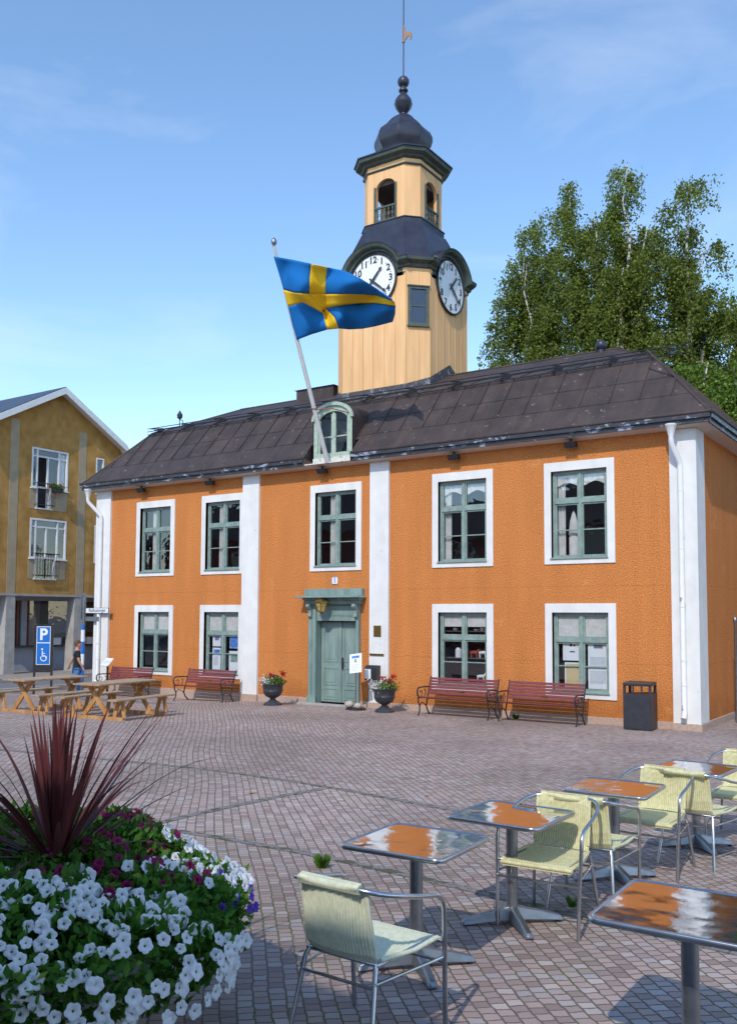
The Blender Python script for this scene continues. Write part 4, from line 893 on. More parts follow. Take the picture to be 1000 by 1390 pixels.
for z0, z1 in ((7.35, 8.90), (4.45, 6.05)):
    fr = MB(); frame(fr, 2.02, 2.44, z0, z1, .06); F_ = fr.build('window', 'whitepaint', LH); gp = MB(); gp.quad((-.05, 2.08, z0), (-.05, 2.40, z0), (-.05, 2.40, z1), (-.05, 2.08, z1)); gp.build('pane', 'glass', F_, recalc=False)
    bk = MB(); bk.box(-.6, -.5, 1.9, 2.6, z0, z1); bk.build('dark_room', 'dark', F_)
# arcade
sl_ = MB(); sl_.box(-1.3, .02, A0, A1, 3.02, 3.10); sl_.build('arcade_ceiling', 'concrete', LH)
for yy in (-1.84, 1.30):
    c_ = MB(); c_.loft([[(-.52, yy - .24, -.1), (.0, yy - .24, -.1), (.0, yy + .24, -.1), (-.52, yy + .24, -.1)], [(-.46, yy - .19, 3.02), (.0, yy - .19, 3.02), (.0, yy + .19, 3.02), (-.46, yy + .19, 3.02)]]); c_.build('column', 'concrete', LH, bevel=.01)
aw = MB(); aw.box(-1.32, -1.28, A0, A1, 0, 1.06); aw.box(-1.32, -1.28, A0, A1, 2.86, 3.02)
for yy in (-2.9, -.40 + .05, .55 + 1.9): aw.box(-1.32, -1.24, yy - .13, yy + .13, 1.06, 2.86)
aw.build('shop_wall', 'bluegrey', LH)
ag = MB(); ag.quad((-1.34, A0, 1.06), (-1.34, A1, 1.06), (-1.34, A1, 2.86), (-1.34, A0, 2.86)); ag.build('shop_window', 'glass', LH, recalc=False)
ab = MB(); ab.box(-1.28, -1.12, A0, A1, .98, 1.06); ab.build('window_ledge', 'black', LH)
av = MB()
for k in range(16): av.box(-1.62, -1.60, A0, A1, 1.55 + k * .075, 1.60 + k * .075)
av.box(-2.5, -2.4, A0, A1, 0, 3.0); av.build('blind', mat('blind', (.26, .25, .23), rough=.8), LH)
ad_ = MB()
for yy in (-.62, -.12): ad_.box(-1.30, -1.26, yy - .03, yy + .03, 1.06, 2.86)
ad_.build('door_post', mat('red_post', (.22, .05, .03), rough=.6), LH)
for k, yy in enumerate((-2.6, -1.4, .9, 2.2, 3.0)):
    t_ = MB(); t_.box(-.10, .10, -.42, .42, 0, .28); t_.box(-.11, .11, -.43, .43, .26, .29)
    o = t_.build('window_box', 'whitepaint'); o.location = (-8.6 - 1.18, 3.92 + yy, 1.062); tag(o, ['white plant trough in the arcade, outermost beyond the left grey column', 'white plant trough just left of the red door post in the arcade', 'white plant trough behind the disabled parking sign in the arcade', 'white plant trough behind the walking person in the arcade', 'white plant trough nearest the orange hall in the arcade'][k], 'plant trough', 'white troughs along the arcade window')
fb = MB(); fb.box(.16, .34, -.22, .22, 0, .16); o = fb.build('flower_box', 'black'); o.location = (-8.6, 3.92 - .05, 7.18); tag(o, 'small dark flower box hung on the upper French balcony railing', 'flower box')

def leafcloud(name, m, pts, size, parent=None, jitter=.5, drop=0, elong=1.6):
    """many small leaf quads; pts Nx3"""
    n = len(pts); P = np.asarray(pts); a = rng.normal(size=(n, 3)); a[:, 2] = a[:, 2] * .7 - drop; a /= np.linalg.norm(a, axis=1)[:, None]
    b = rng.normal(size=(n, 3)); b -= (b * a).sum(1)[:, None] * a; b /= np.linalg.norm(b, axis=1)[:, None]
    s = size * (1 + jitter * (rng.random(n) - .5))[:, None]
    v = np.stack([P, P + a * s * elong * .5 + b * s * .5, P + a * s * elong, P + a * s * elong * .5 - b * s * .5], 1).reshape(-1, 3)
    me = bpy.data.meshes.new(name); me.vertices.add(4 * n); me.vertices.foreach_set('co', v.astype(np.float32).ravel())
    me.loops.add(4 * n); me.loops.foreach_set('vertex_index', np.arange(4 * n, dtype=np.int32)); me.polygons.add(n)
    me.polygons.foreach_set('loop_start', np.arange(0, 4 * n, 4, dtype=np.int32)); me.update(calc_edges=True); me.materials.append(M[m])
    o = bpy.data.objects.new(name, me); COL.objects.link(o)
    if parent: o.parent = parent
    return o
t = thing('balcony_flowers', 'orange and green flowers spilling over the upper balcony box', 'flowers', (-8.6 + .25, 3.92 - .05, 7.3))
leafcloud('leaves', 'petleaf', rng.normal(size=(260, 3)) * (.07, .17, .06) + (0, 0, .08), .05, t); leafcloud('petals', 'petred', rng.normal(size=(40, 3)) * (.08, .17, .05) + (.03, 0, .12), .05, t)

# ------------------------------------------------------------------ birches behind the hall
def birch(name, label, base, leaders, ntw, seed, leafm='leaf', hang=1.3, cat='birch tree', lsize=.066, spread=1.15, fork=.35):
    global rng
    rg = np.random.default_rng(seed); rng = rg; rd = random.Random(seed)
    t = thing(name, label, cat, base); B = Vector(base); tk = MB(); tw = MB(); L_ = []
    def limb(p0, p1, r0, r1, mb, sag=.0, n=6, wob=.12):
        pts = []; 
        for i in range(n + 1):
            q = p0.lerp(p1, i / n); q.z += -sag * (i / n) ** 2 + 0; 
            if 0 < i < n: q += Vector((rd.uniform(-wob, wob), rd.uniform(-wob, wob), 0))
            pts.append(q)
        mb.tube([tuple(q) for q in pts], [r0 + (r1 - r0) * i / n for i in range(n + 1)], 7); return pts
    tips = [Vector(l) - B for l in leaders]; hmin = min(q.z for q in tips); fk_ = Vector((0, 0, hmin * fork))
    limb(Vector((0, 0, -.3)), fk_, .24, .19, tk)
    for tip in tips:
        spine = limb(fk_, tip, .15, .02, tk, n=10, wob=.16); H_ = tip.z
        nb = int(ntw * (H_ - fk_.z) / sum(max(.1, q.z - fk_.z) for q in tips) / 13) + 3
        for b in range(nb):
            u = .12 + .88 * (b + rd.random()) / nb; k = min(9, int(u * 10)); p0 = spine[k].lerp(spine[k + 1], u * 10 - k)
            ln = (spread * (1.05 - u) ** .55 * 1.9 + .25) * rd.uniform(.55, 1.15); az = rd.uniform(0, 2 * PI)
            d = Vector((math.cos(az), math.sin(az), rd.uniform(.35, .9))).normalized(); p1 = p0 + d * ln
            br = limb(p0, p1, .035 * (1.2 - u), .008, tw, sag=ln * .25, n=5, wob=.05)
            for s in range(14):
                v = rd.uniform(.45, 1.0); k2 = min(4, int(v * 5)); q0 = br[k2].lerp(br[k2 + 1], v * 5 - k2)
                hl = hang * rd.uniform(.3, 1.1); dr = Vector((rd.gauss(0, .22), rd.gauss(0, .22), -1)); q1 = q0 + Vector((rd.gauss(0, .2), rd.gauss(0, .2), rd.uniform(.0, .18)))
                q2 = q1 + dr.normalized() * hl
                if s < 4: tw.tube([tuple(q0), tuple(q1), tuple(q2)], [.006, .005, .003], 3)
                m = int(hl * 34) + 8; tt = rg.random(m)[:, None]; ctr = np.array(q1) * (1 - tt) + np.array(q2) * tt
                L_.append(ctr + rg.normal(size=(m, 3)) * .085)
                m = 4; tt = rg.random(m)[:, None]; L_.append(np.array(q0) * (1 - tt) + np.array(q1) * tt + rg.normal(size=(m, 3)) * .07)
    tk.build('trunk', 'bark', t, smooth=True); tw.build('branches', 'twig', t)
    leafcloud('crown', leafm, np.concatenate(L_), lsize, t, drop=.8)
    return t
G = 'birches behind the town hall'
def fx(x, z, y=11.0): return (x, y, z)
birch('birch_tree', 'leftmost big birch behind the roof, its crown stepping down beside the clock tower', (9.0, 11.3, 0), [(7.95, 11, 13.2), (8.55, 11.2, 16.7), (9.4, 11.8, 15.5), (8.2, 11.6, 14.4), (8.9, 10.6, 15.0), (9.9, 11, 13.8)], 1500, 3)
birch('birch_tree', 'tallest birch behind the hall, twin tops with a pale trunk showing', (11.7, 11.6, 0), [(10.3, 11.2, 17.6), (11.1, 11.4, 16.4), (12.5, 11, 17.9), (12.0, 11.9, 15.7), (13.0, 11.4, 15.6), (10.4, 10.8, 14.8), (12.4, 10.7, 14.2), (11.4, 12.0, 14.6)], 2500, 5)
birch('birch_tree', 'slender birch right of the tallest one, thin crown with sky gaps', (14.4, 11.6, 0), [(14.5, 11, 16.6), (14.9, 11.4, 14.6), (13.8, 11.6, 14.2), (14.3, 11, 13.2)], 1000, 8)
birch('birch_tree', 'lower birch at the right edge of the photo, above the hip of the roof', (16.4, 11.8, 0), [(15.7, 11, 12.5), (16.3, 11.2, 12.2), (16.9, 11.5, 12.6), (17.4, 11.3, 12.0)], 900, 13)
birch('leafy_tree', 'bright green tree low behind the right end of the roof', (15.6, 9.4, 0), [(14.7, 9.2, 9.9), (15.4, 9.4, 10.1), (16.1, 9.6, 9.9), (16.8, 9.6, 9.6), (15.0, 9.6, 9.4), (17.4, 9.5, 9.3)], 1100, 21, 'leafyoung', .7, 'tree', spread=.9)
birch('leafy_tree', 'small dark tree top just right of the clock tower', (6.8, 12.6, 0), [(6.5, 12.6, 11.7), (7.2, 12.6, 12.1), (5.9, 12.8, 11.2), (7.8, 12.4, 11.6)], 500, 34, 'leaf', .5, 'tree', spread=.8)
rng = np.random.default_rng(77)

# ------------------------------------------------------------------ benches
def park_bench(label, loc, rz=0):
    t = thing('park_bench', label, 'bench', loc, rz, 'red slatted benches along the orange wall'); W = 1.74; h = W / 2
    sb = MB()
    for k in range(5): y = -.43 + k * .088; z = .43 - .012 * k; sb.box(-h, h, y - .036, y + .036, z - .012, z + .012)
    sb.build('seat', 'maroon', t, bevel=.004)
    bk = MB()
    for k in range(6):
        z = .50 + k * .066; y = -.035 + (z - .43) * .30
        m_ = Matrix.Translation((0, y, z)) @ Matrix.Rotation(R(-16), 4, 'X'); bk.box(-h, h, -.011, .011, -.027, .027, m_)
    bk.build('backrest', 'maroon', t, bevel=.004)
    for s in (-1, 1):
        x = s * (h + .015); e = MB()
        def tb(pts, r=.02): e.tube([(x, a, b) for a, b in pts], r, 8, flat=.75)
        tb([(-.47, .405), (-.45, .30), (-.40, .22), (-.40, .12), (-.46, .02), (-.49, 0)]); tb([(-.03, .40), (-.07, .30), (-.10, .20), (-.03, .08), (.06, .0)]); tb([(-.40, .22), (-.30, .30), (-.20, .26), (-.10, .20)], .014)
        tb([(-.48, .41), (-.20, .40), (-.03, .39)], .020); tb([(-.04, .39), (.03, .60), (.12, .88)], .018)
        tb([(-.44, .42), (-.50, .50), (-.50, .60), (-.44, .645), (-.25, .65), (.02, .64)], .022); tb([(-.36, .42), (-.28, .50), (-.33, .57), (-.40, .54)], .012); tb([(-.20, .42), (-.12, .52), (-.18, .60)], .012)
        e.build('end_frame', 'black', t, smooth=True)
    pq = MB(); pq.box(-.07, .07, -.052, -.03, .555, .58, Matrix.Rotation(R(0), 4, 'X')); pq.build('plaque', 'brass', t)
    return t
park_bench('red slatted bench at the far left end of the orange wall, behind the picnic tables', (1.05, -.52, zg(1, -.5)))
park_bench('red slatted bench under the second lower window, left of the door', (4.28, -.52, zg(4.3, -.5)))
park_bench('red slatted bench under the shop window, right of the flower urn', (12.18, -.52, zg(12, -.5)))
park_bench('red slatted bench nearest the black litter bin', (14.21, -.52, zg(14, -.5)))
# litter bin
t = thing('litter_bin', 'black square litter bin beside the orange wall near the corner', 'litter bin', (16.28, -.50, .0), R(4))
bm_ = MB(); bm_.box(-.28, .28, -.25, .25, .03, .74); bm_.box(-.25, .25, -.22, .22, 0, .03); bm_.box(-.265, .265, -.256, -.251, .06, .71); bm_.build('body', 'bin', t, bevel=.012)
for x, y in ((-.255, -.225), (.255, -.225), (-.255, .225), (.255, .225)): pt = MB(); pt.box(x - .025, x + .025, y - .025, y + .025, .741, .90); pt.build('hood_post', 'bin', t)
for x in (-.08, .09): pt = MB(); pt.box(x - .014, x + .014, -.245, -.215, .741, .90); pt.build('hood_post', 'bin', t)
ld = MB(); ld.box(-.285, .285, -.255, .255, .901, .975); ld.build('lid', 'bin', t, bevel=.02)
# urns with flowers
def urn(label, flabel, loc, seed):
    t = thing('urn', label, 'urn', loc, 0, 'cast iron urns beside the door')
    u = MB(); u.lathe([(.23, 0), (.23, .04), (.20, .07), (.12, .11), (.075, .15), (.07, .18), (.12, .20), (.20, .25), (.245, .33), (.25, .36), (.255, .37), (.25, .38), (.25, .43), (.265, .50), (.29, .53), (.30, .55), (.285, .56), (.25, .53)], 28); u.build('bowl', 'urn', t, smooth=True, sharp=35)
    f = thing('flower_bunch', flabel, 'flowers', (loc[0], loc[1], loc[2] + .5), 0, 'flowers in the urns'); rg = np.random.default_rng(seed); global rng; rng = rg
    def blob(n, c, s): return rg.normal(size=(n, 3)) * s + c
    leafcloud('leaves', 'leafyoung', np.concatenate([blob(500, (.02, 0, .12), (.13, .10, .06)), blob(500, (.14, 0, .14), (.07, .08, .06))]), .035, f)
    leafcloud('small_blossoms', 'petwhite', np.concatenate([blob(260, (-.14, -.05, .10), (.10, .09, .06)), blob(60, (.0, -.05, .16), (.12, .09, .06))]), .032, f)
    for k in range(6):
        c = (rd_.uniform(-.02, .3), rd_.uniform(-.12, .1), rd_.uniform(.18, .36)); leafcloud('red_blossom', 'petred', blob(22, c, .022), .04, f)
    st_ = MB()
    for k in range(14): a = rd_.uniform(0, 2 * PI); r = rd_.uniform(.02, .15); h = rd_.uniform(.2, .42); st_.tube([(r * .4 * math.cos(a), r * .4 * math.sin(a), 0), (r * math.cos(a), r * math.sin(a), h)], [.004, .002], 3)
    st_.build('stalks', 'cordy', f)
rd_ = random.Random(4)
urn('dark iron urn left of the green door, by the white pilaster', 'white and red flowers in the urn left of the door', (6.92, -.95, zg(6.9, -.95)), 41)
urn('dark iron urn right of the green door, below the black letter box', 'white and red flowers in the urn right of the door', (10.28, -.85, zg(10.3, -.85)), 42)
# sign stand with stones
t = thing('sign_stand', 'grey pole stand holding a tilted white notice beside the door', 'sign stand', (9.42, -.80, zg(9.4, -.8)), R(12))
q = MB(); q.lathe([(.02, .04), (.02, 1.0)], 10); q.build('pole', 'aludark', t)
q = MB(); q.lathe([(.25, 0), (.25, .03), (.23, .045), (.02, .05)], 24); q.build('base_plate', 'black', t)
m_ = Matrix.Translation((0, -.03, 1.13)) @ Matrix.Rotation(R(-8), 4, 'Y') @ Matrix.Rotation(R(-18), 4, 'X')
q = MB(); q.box(-.16, .16, 0, .02, -.24, .24, m_); q.build('board', 'signwhite', t)
q = MB(); q.box(-.10, .10, -.004, -.001, .13, .19, m_); q.build('heading_strip', 'pblue', t)
q = MB(); q.box(-.03, .03, -.004, -.001, .02, .10, m_); q.build('green_mark', 'pgreen', t)
q = MB()
for k in range(5): q.box(-.11, .11 - .03 * (k % 2), -.004, -.001, -.04 - k * .035, -.03 - k * .035, m_)
q.build('text_lines', 'pgrey', t)
for lb_, x, y, r in (('round pale stone on the left of the sign stand base', 9.28, -.88, .11), ('round grey stone on the right of the sign stand base', 9.56, -.92, .09)):
    q = MB(); q.sphere((0, 0, 0), r, 8, .8); o = q.build('stone', 'stone', smooth=True, sharp=180); o.location = (x, y, zg(x, y) + .045 + r * .78); o.scale = (1.15, 1, 1); tag(o, lb_, 'stone')
# slanted info board by the far bench
t = thing('information_board', 'small slanted white information board on a post at the hall corner', 'info board', (-.06, -.42, zg(0, -.4)), R(-10))
q = MB(); q.box(-.03, .03, -.02, .02, 0, .92); q.build('post', 'black', t)
m_ = Matrix.Translation((0, -.02, .98)) @ Matrix.Rotation(R(-42), 4, 'X'); q = MB(); q.box(-.21, .21, -.012, .012, -.15, .15, m_); q.build('panel', 'signwhite', t)
q = MB()
for k, (x0, x1) in enumerate(((-.15, -.02), (.01, .08), (.1, .16))): q.box(x0, x1, -.016, -.0125, -.07 + .02 * k, .06, m_)
q.build('print', 'pgrey', t)
# street name post
t = thing('street_name_post', 'tall grey post with blue and white bands carrying the street name sign', 'street sign', (-1.52, -.2, zg(-1.5, -.2)))
z0_ = zg(-1.5, -.2)
q = MB(); q.lathe([(.058, 0), (.058, 3.1), (.03, 3.12)], 14); q.lathe([(.072, 2.62), (.072, 2.95)], 14); q.build('pole', 'aludark', t, smooth=True)
q = MB(); q.box(-.01, .01, -.11, -.059, 2.3, 3.05); q.build('side_plate', 'aludark', t)
for a, b, m__ in ((1.98, 1.82, 'blue'), (1.82, 1.45, 'signwhite'), (1.45, 1.06, 'blue'), (1.06, .72, 'signwhite'), (.72, .2, 'blue')):
    q = MB(); q.lathe([(.061, b - z0_ * 1), (.061, a - z0_ * 1)], 14); q.build('band', m__, t, smooth=True)
for z, h, w_, x0 in ((2.43 - z0_, .17, 1.08, .12),):
    q = MB(); q.box(x0, x0 + w_, -.012, .012, z - h / 2, z + h / 2); nb_ = q.build('name_plate', 'ink', t); q = MB(); q.box(x0 + .012, x0 + w_ - .012, -.014, -.0125, z - h / 2 + .012, z + h / 2 - .012); q.build('plate_face', 'signwhite', nb_)
    text('lettering', 'Rådhustorget', .145, 'ink', nb_, facemtx((x0 + w_ / 2, -.0165, z + .005), (1, 0, 0), (0, 0, 1)), .001, bold=.004)
    q = MB(); q.box(.04, .13, -.008, .008, z - .05, z + .05); q.build('clamp', 'aludark', nb_)
q = MB(); q.box(.10, .72, .0, .012, 2.10 - z0_, 2.24 - z0_); q.build('small_plate', 'aludark', t)
# disabled parking sign
t = thing('parking_sign', 'black framed sign with a white P and wheelchair symbol on blue', 'parking sign', (-.68, -2.27, zg(-1, -2.4)), R(33))
hz = 2.02 - zg(-1, -2.4)
for s in (-1, 1):
    q = MB(); q.box(s * .255 - .03, s * .255 + .03, -.03, .03, 0, hz); q.build('post', 'black', t, bevel=.01)
q = MB(); q.box(-.225, .225, -.02, .02, .68, hz - .01); q.build('panel', 'black', t)
q = MB(); q.box(-.205, .205, -.026, -.021, .90, hz - .07); q.build('sign_border', 'signwhite', t)
sf = MB(); sf.box(-.188, .188, -.030, -.0265, hz - .53, hz - .088); fo = sf.build('sign_face', 'blue', t)
q = MB(); q.box(-.188, .188, -.030, -.0265, .918, hz - .56); f2 = q.build('sign_face', 'blue', t)
text('letter', 'P', .46, 'signwhite', fo, facemtx((.0, -.033, hz - .315), (1, 0, 0), (0, 0, 1)), .001)
q = MB(); zc = 1.10
q.loft([[(.02 + r * math.cos(a), -.0335, zc + r * math.sin(a)) for a in [R(160) + R(230) * k / 20 for k in range(21)]] for r in (.075, .10)], cap=False)
q.box(-.035, -.005, -.0335, -.031, zc + .06, zc + .20); q.box(-.02, .07, -.0335, -.031, zc + .05, zc + .075); q.add([(.07, -.0335, zc + .075), (.045, -.0335, zc + .065), (.095, -.0335, zc - .04), (.12, -.0335, zc - .03)], [(0, 1, 2, 3)]); q.box(-.01, .06, -.0335, -.031, zc + .12, zc + .14)
q.quad(*[(-.03 + .03 * math.cos(2 * PI * k / 14), -.0335, zc + .25 + .03 * math.sin(2 * PI * k / 14)) for k in range(14)]); q.build('wheelchair_symbol', 'signwhite', f2)
# thin grey post beside the side wall
q = MB(); q.lathe([(.03, 0), (.03, 2.2), (.045, 2.22), (.045, 2.3), (.01, 2.34)], 10); o = q.build('thin_post', 'aludark', smooth=True); o.location = (17.62, 2.0, -.02); tag(o, 'thin grey metal post by the shaded side wall of the hall', 'post')

# ------------------------------------------------------------------ picnic tables
def picnic(label, x, y, rz, L_=1.85):
    t = thing('picnic_table', label, 'picnic table', (x, y, zg(x, y)), rz, 'wooden picnic tables left of the door')
    tp = MB()
    for k in range(4): tp.box(-.37 + k * .188, -.37 + k * .188 + .175, -L_ / 2, L_ / 2, .715, .75)
    tp.build('tabletop', 'woodtop', t, bevel=.005)
    for s in (-1, 1):
        b = MB()
        for k in range(2): x0 = s * .72 - .135 + k * .14; b.box(x0, x0 + .13, -L_ / 2, L_ / 2, .415, .45)
        b.build('bench_seat', 'woodtop', t, bevel=.005)
    for s in (-1, 1):
        yy = s * (L_ / 2 - .27); g = MB()
        g.box(-.80, .80, yy - .045, yy + .0, 0, .075)
        for q in (-1, 1):
            g.bar((q * .36, yy + .023, .07), (-q * .20, yy + .023 * 1, .712), .045, .10, up=(1, 0, 0)) if q > 0 else g.bar((q * .36, yy + .07, .07), (-q * .20, yy + .07, .712), .045, .10, up=(1, 0, 0))
            for w_ in (-.12, .12): g.bar((q * .70 + w_ * 1.1, yy - .023, .075), (q * .72 + w_ * .35, yy - .023, .412), .04, .085, up=(1, 0, 0))
            g.box(q * .72 - .13, q * .72 + .13, yy - .045, yy, .36, .412)
        g.box(-.34, .34, yy + .0, yy + .045, .64, .712)
        g.build('leg_frame', 'wood', t, bevel=.004)
    return t
picnic('wooden picnic table nearer the hall, right of the other one', 6.62, -5.80, R(7))
picnic('wooden picnic table at the far left, below the parking sign', 4.45, -5.95, R(3))

# ------------------------------------------------------------------ walking person
def skin(name, verts, edges, radii, m, parent, sub=2):
    me = bpy.data.meshes.new(name); me.from_pydata(verts, edges, []); o = bpy.data.objects.new(name, me); COL.objects.link(o)
    md = o.modifiers.new('s', 'SKIN'); md.use_smooth_shade = True
    for i, r in enumerate(radii): me.skin_vertices[0].data[i].radius = (r, r) if not isinstance(r, tuple) else r
    me.skin_vertices[0].data[0].use_root = True
    sb = o.modifiers.new('ss', 'SUBSURF'); sb.levels = sb.render_levels = sub
    bpy.context.view_layer.update()
    m2 = bpy.data.meshes.new_from_object(o.evaluated_get(bpy.context.evaluated_depsgraph_get())); bpy.data.objects.remove(o); m2.name = name
    m2.materials.clear(); m2.materials.append(M[m]); ob = bpy.data.objects.new(name, m2); COL.objects.link(ob); ob.parent = parent
    return ob
px_, py_ = .18, -1.75
t = thing('person', 'young person in a black T-shirt and blue jeans walking away beside the banded post', 'person', (px_, py_, zg(px_, py_)), R(-35))
t.scale = (.93, .93, .93)
# local: facing +Y, +X is the right hand side
V = [(0, 0, .92), (0, .01, 1.10), (0, 0, 1.30), (0, -.01, 1.42), (0, .0, 1.50), (0, .02, 1.58), (0, .03, 1.66),
     (-.18, 0, 1.39), (-.30, -.10, 1.18), (-.44, -.20, .98), (-.47, -.21, .92), (.18, 0, 1.39), (.22, .04, 1.14), (.20, .16, .93), (.20, .19, .87),
     (-.09, 0, .88), (-.11, .10, .50), (-.11, .04, .09), (.09, 0, .88), (.10, -.03, .48), (.10, -.22, .12), (-.11, .16, .035), (.10, -.12, .05)]
E_ = [(0, 1), (1, 2), (2, 3), (3, 4), (4, 5), (5, 6), (3, 7), (7, 8), (8, 9), (9, 10), (3, 11), (11, 12), (12, 13), (13, 14), (0, 15), (15, 16), (16, 17), (0, 18), (18, 19), (19, 20), (17, 21), (20, 22)]
Rr = [(.13, .10), (.12, .09), (.15, .10), (.11, .08), .05, (.075, .085), (.07, .08), .06, .042, .032, .028, .06, .042, .032, .028, .085, .058, .042, .085, .058, .042, .035, .035]
# fingers as short chains from each palm
for base_i, dirn in ((10, Vector((-.10, -.03, -.10))), (14, Vector((0, .06, -.10)))):
    b0 = Vector(V[base_i]); dn = dirn.normalized(); side = dn.cross(Vector((0, 0, 1))).normalized()
    pi_ = len(V); V.append(tuple(b0 + dn * .045)); E_.append((base_i, pi_)); Rr.append((.030, .016))
    for k, ln2 in enumerate((.06, .068, .065, .052)):
        o_f = side * ((k - 1.5) * .020); a0 = len(V); V.append(tuple(b0 + dn * .075 + o_f)); E_.append((pi_, a0)); Rr.append(.009)
        V.append(tuple(b0 + dn * (.075 + ln2) + o_f + Vector((0, .012, 0)))); E_.append((a0, a0 + 1)); Rr.append(.007)
    a0 = len(V); V.append(tuple(b0 + dn * .02 + side * .045)); E_.append((base_i, a0)); Rr.append(.009); V.append(tuple(b0 + dn * .06 + side * .062)); E_.append((a0, a0 + 1)); Rr.append(.008)
skin('body', V, E_, Rr, 'skin', t)
hd = MB()
def hsec(z, rx, ry, cy): return [(rx * math.cos(2 * PI * k / 16), cy + ry * math.sin(2 * PI * k / 16), z) for k in range(16)]
hd.loft([hsec(1.50, .035, .04, .03), hsec(1.53, .055, .07, .035), hsec(1.58, .072, .09, .03), hsec(1.64, .078, .10, .02), hsec(1.70, .075, .097, .015), hsec(1.75, .05, .07, .01), hsec(1.765, .01, .01, .01)])
hd.add([(-.012, .115, 1.60), (.012, .115, 1.60), (0, .142, 1.605), (0, .118, 1.65)], [(0, 1, 2), (0, 2, 3), (1, 3, 2)])
for s in (-1, 1): hd.lathe([(.012, 1.595), (.018, 1.61), (.018, 1.64), (.010, 1.655)], 8, (s * .082, .02))
h_o = hd.build('head', 'skin', t, smooth=True, sharp=60)
ey = MB()
for s in (-1, 1): ey.sphere((s * .03, .108, 1.635), .009, 6)
ey.box(-.022, .022, .112, .116, 1.565, 1.571); ey.build('face_features', 'ink', h_o)
hr = MB(); hr.loft([hsec(1.60, .080, .075, -.022), hsec(1.65, .086, .098, -.008), hsec(1.70, .084, .106, .008), hsec(1.75, .062, .085, .01), hsec(1.78, .015, .02, .01)]); hr.build('hair', 'hair', t, smooth=True, sharp=70)
skin('tshirt', [(0, 0, .74), (0, .01, 1.08), (0, 0, 1.28), (0, -.01, 1.41), (0, 0, 1.46), (-.18, 0, 1.39), (-.265, -.07, 1.24), (.18, 0, 1.39), (.21, .03, 1.22)], [(0, 1), (1, 2), (2, 3), (3, 4), (3, 5), (5, 6), (3, 7), (7, 8)],
     [(.185, .14), (.165, .125), (.175, .125), (.13, .10), .065, .078, .072, .078, .072], 'tshirt', t)
skin('jeans', [(0, 0, .90), (-.09, 0, .84), (-.11, .10, .50), (-.11, .05, .10), (.09, 0, .84), (.10, -.03, .48), (.10, -.20, .14)], [(0, 1), (1, 2), (2, 3), (0, 4), (4, 5), (5, 6)],
     [(.14, .115), .105, .078, .065, .105, .078, .065], 'jeans', t)
for x, y, z in ((-.11, .0, 0), (.10, -.27, .03)):
    s_ = MB(); s_.loft([[(x + a * .045, y + b, z + c) for a, b, c in ((-1, 0, 0), (1, 0, 0), (1, .0, .08), (-1, 0, .08))], [(x + a * .05, y + b, z + c) for a, b, c in ((-1, .14, 0), (1, .14, 0), (.8, .14, .08), (-.8, .14, .08))], [(x + a * .045, y + b, z + c) for a, b, c in ((-1, .26, 0), (1, .26, 0), (.8, .25, .04), (-.8, .25, .04))]]); s_.build('shoe', 'ink', t, bevel=.012)

# ------------------------------------------------------------------ cafe tables and chairs
def cafe_table(label, x, y, rz, s=.66, group='square aluminium cafe tables'):
    t = thing('cafe_table', label, 'cafe table', (x, y, zg(x, y)), rz, group); h = s / 2; zt = .715
    def rr_(hw, r, z, n=6):
        out = []
        for cx_, cy2, a0 in ((hw - r, hw - r, 0), (-hw + r, hw - r, 90), (-hw + r, -hw + r, 180), (hw - r, -hw + r, 270)):
            for k in range(n + 1): a = R(a0 + 90 * k / n); out.append((cx_ + r * math.cos(a), cy2 + r * math.sin(a), z))
        return out
    tp = MB(); tp.loft([rr_(h - .02, .05, zt - .014), rr_(h - .018, .05, zt - .004)], cap=False); tp.quad(*rr_(h - .018, .05, zt - .004)); tp.quad(*rr_(h - .02, .05, zt - .014)[::-1])
    tp.build('tabletop', 'top', t, recalc=False)
    rm_ = MB(); rm_.loft([rr_(h - .02, .05, zt - .022), rr_(h - .003, .06, zt - .026), rr_(h, .06, zt - .018), rr_(h, .06, zt - .004), rr_(h - .004, .058, zt + .001), rr_(h - .014, .05, zt + .001), rr_(h - .019, .05, zt - .004)], cap=False); rm_.build('rim', 'alu', t, smooth=True, sharp=50)
    c = MB(); c.lathe([(.038, .06), (.038, zt - .02)], 20); c.lathe([(.05, zt - .05), (.12, zt - .03), (.12, zt - .022)], 16); c.build('column', 'aludark', t, smooth=True)
    fb = MB()
    for k in range(4):
        a = R(45 + 90 * k); d = Vector((math.cos(a), math.sin(a), 0)); sd_ = Vector((-d.y, d.x, 0)); rings = []
        for r, w_, z0, z1 in ((.02, .042, .03, .12), (.10, .038, .028, .10), (.22, .034, .02, .075), (.33, .03, .012, .045), (.345, .026, .012, .03)):
            rings.append([tuple(d * r + sd_ * w_ * q + Vector((0, 0, z))) for q, z in ((-1, z0), (1, z0), (.55, z1), (-.55, z1))])
        fb.loft(rings)
    fb.build('foot_base', 'aludark', t, bevel=.006)
    for k in range(4):
        a = R(45 + 90 * k); q = MB(); q.lathe([(.018, 0), (.018, .012)], 10, (.32 * math.cos(a), .32 * math.sin(a))); q.build('foot_pad', 'ink', t)
    return t
cafe_table('square aluminium cafe table just beyond the shaded grey-green chair', 19.46, -14.66, R(2))
cafe_table('square aluminium cafe table left of the nearest yellow chair, in the middle of the row', 19.56, -13.60, R(-1))
cafe_table('square aluminium cafe table between two facing yellow chairs, third from the camera', 19.74, -12.10, R(2))
cafe_table('square aluminium cafe table at the far end of the row', 19.96, -10.55, R(-4))
cafe_table('large aluminium cafe table cut off by the lower right corner of the photo', 21.10, -15.08, R(1), .70)

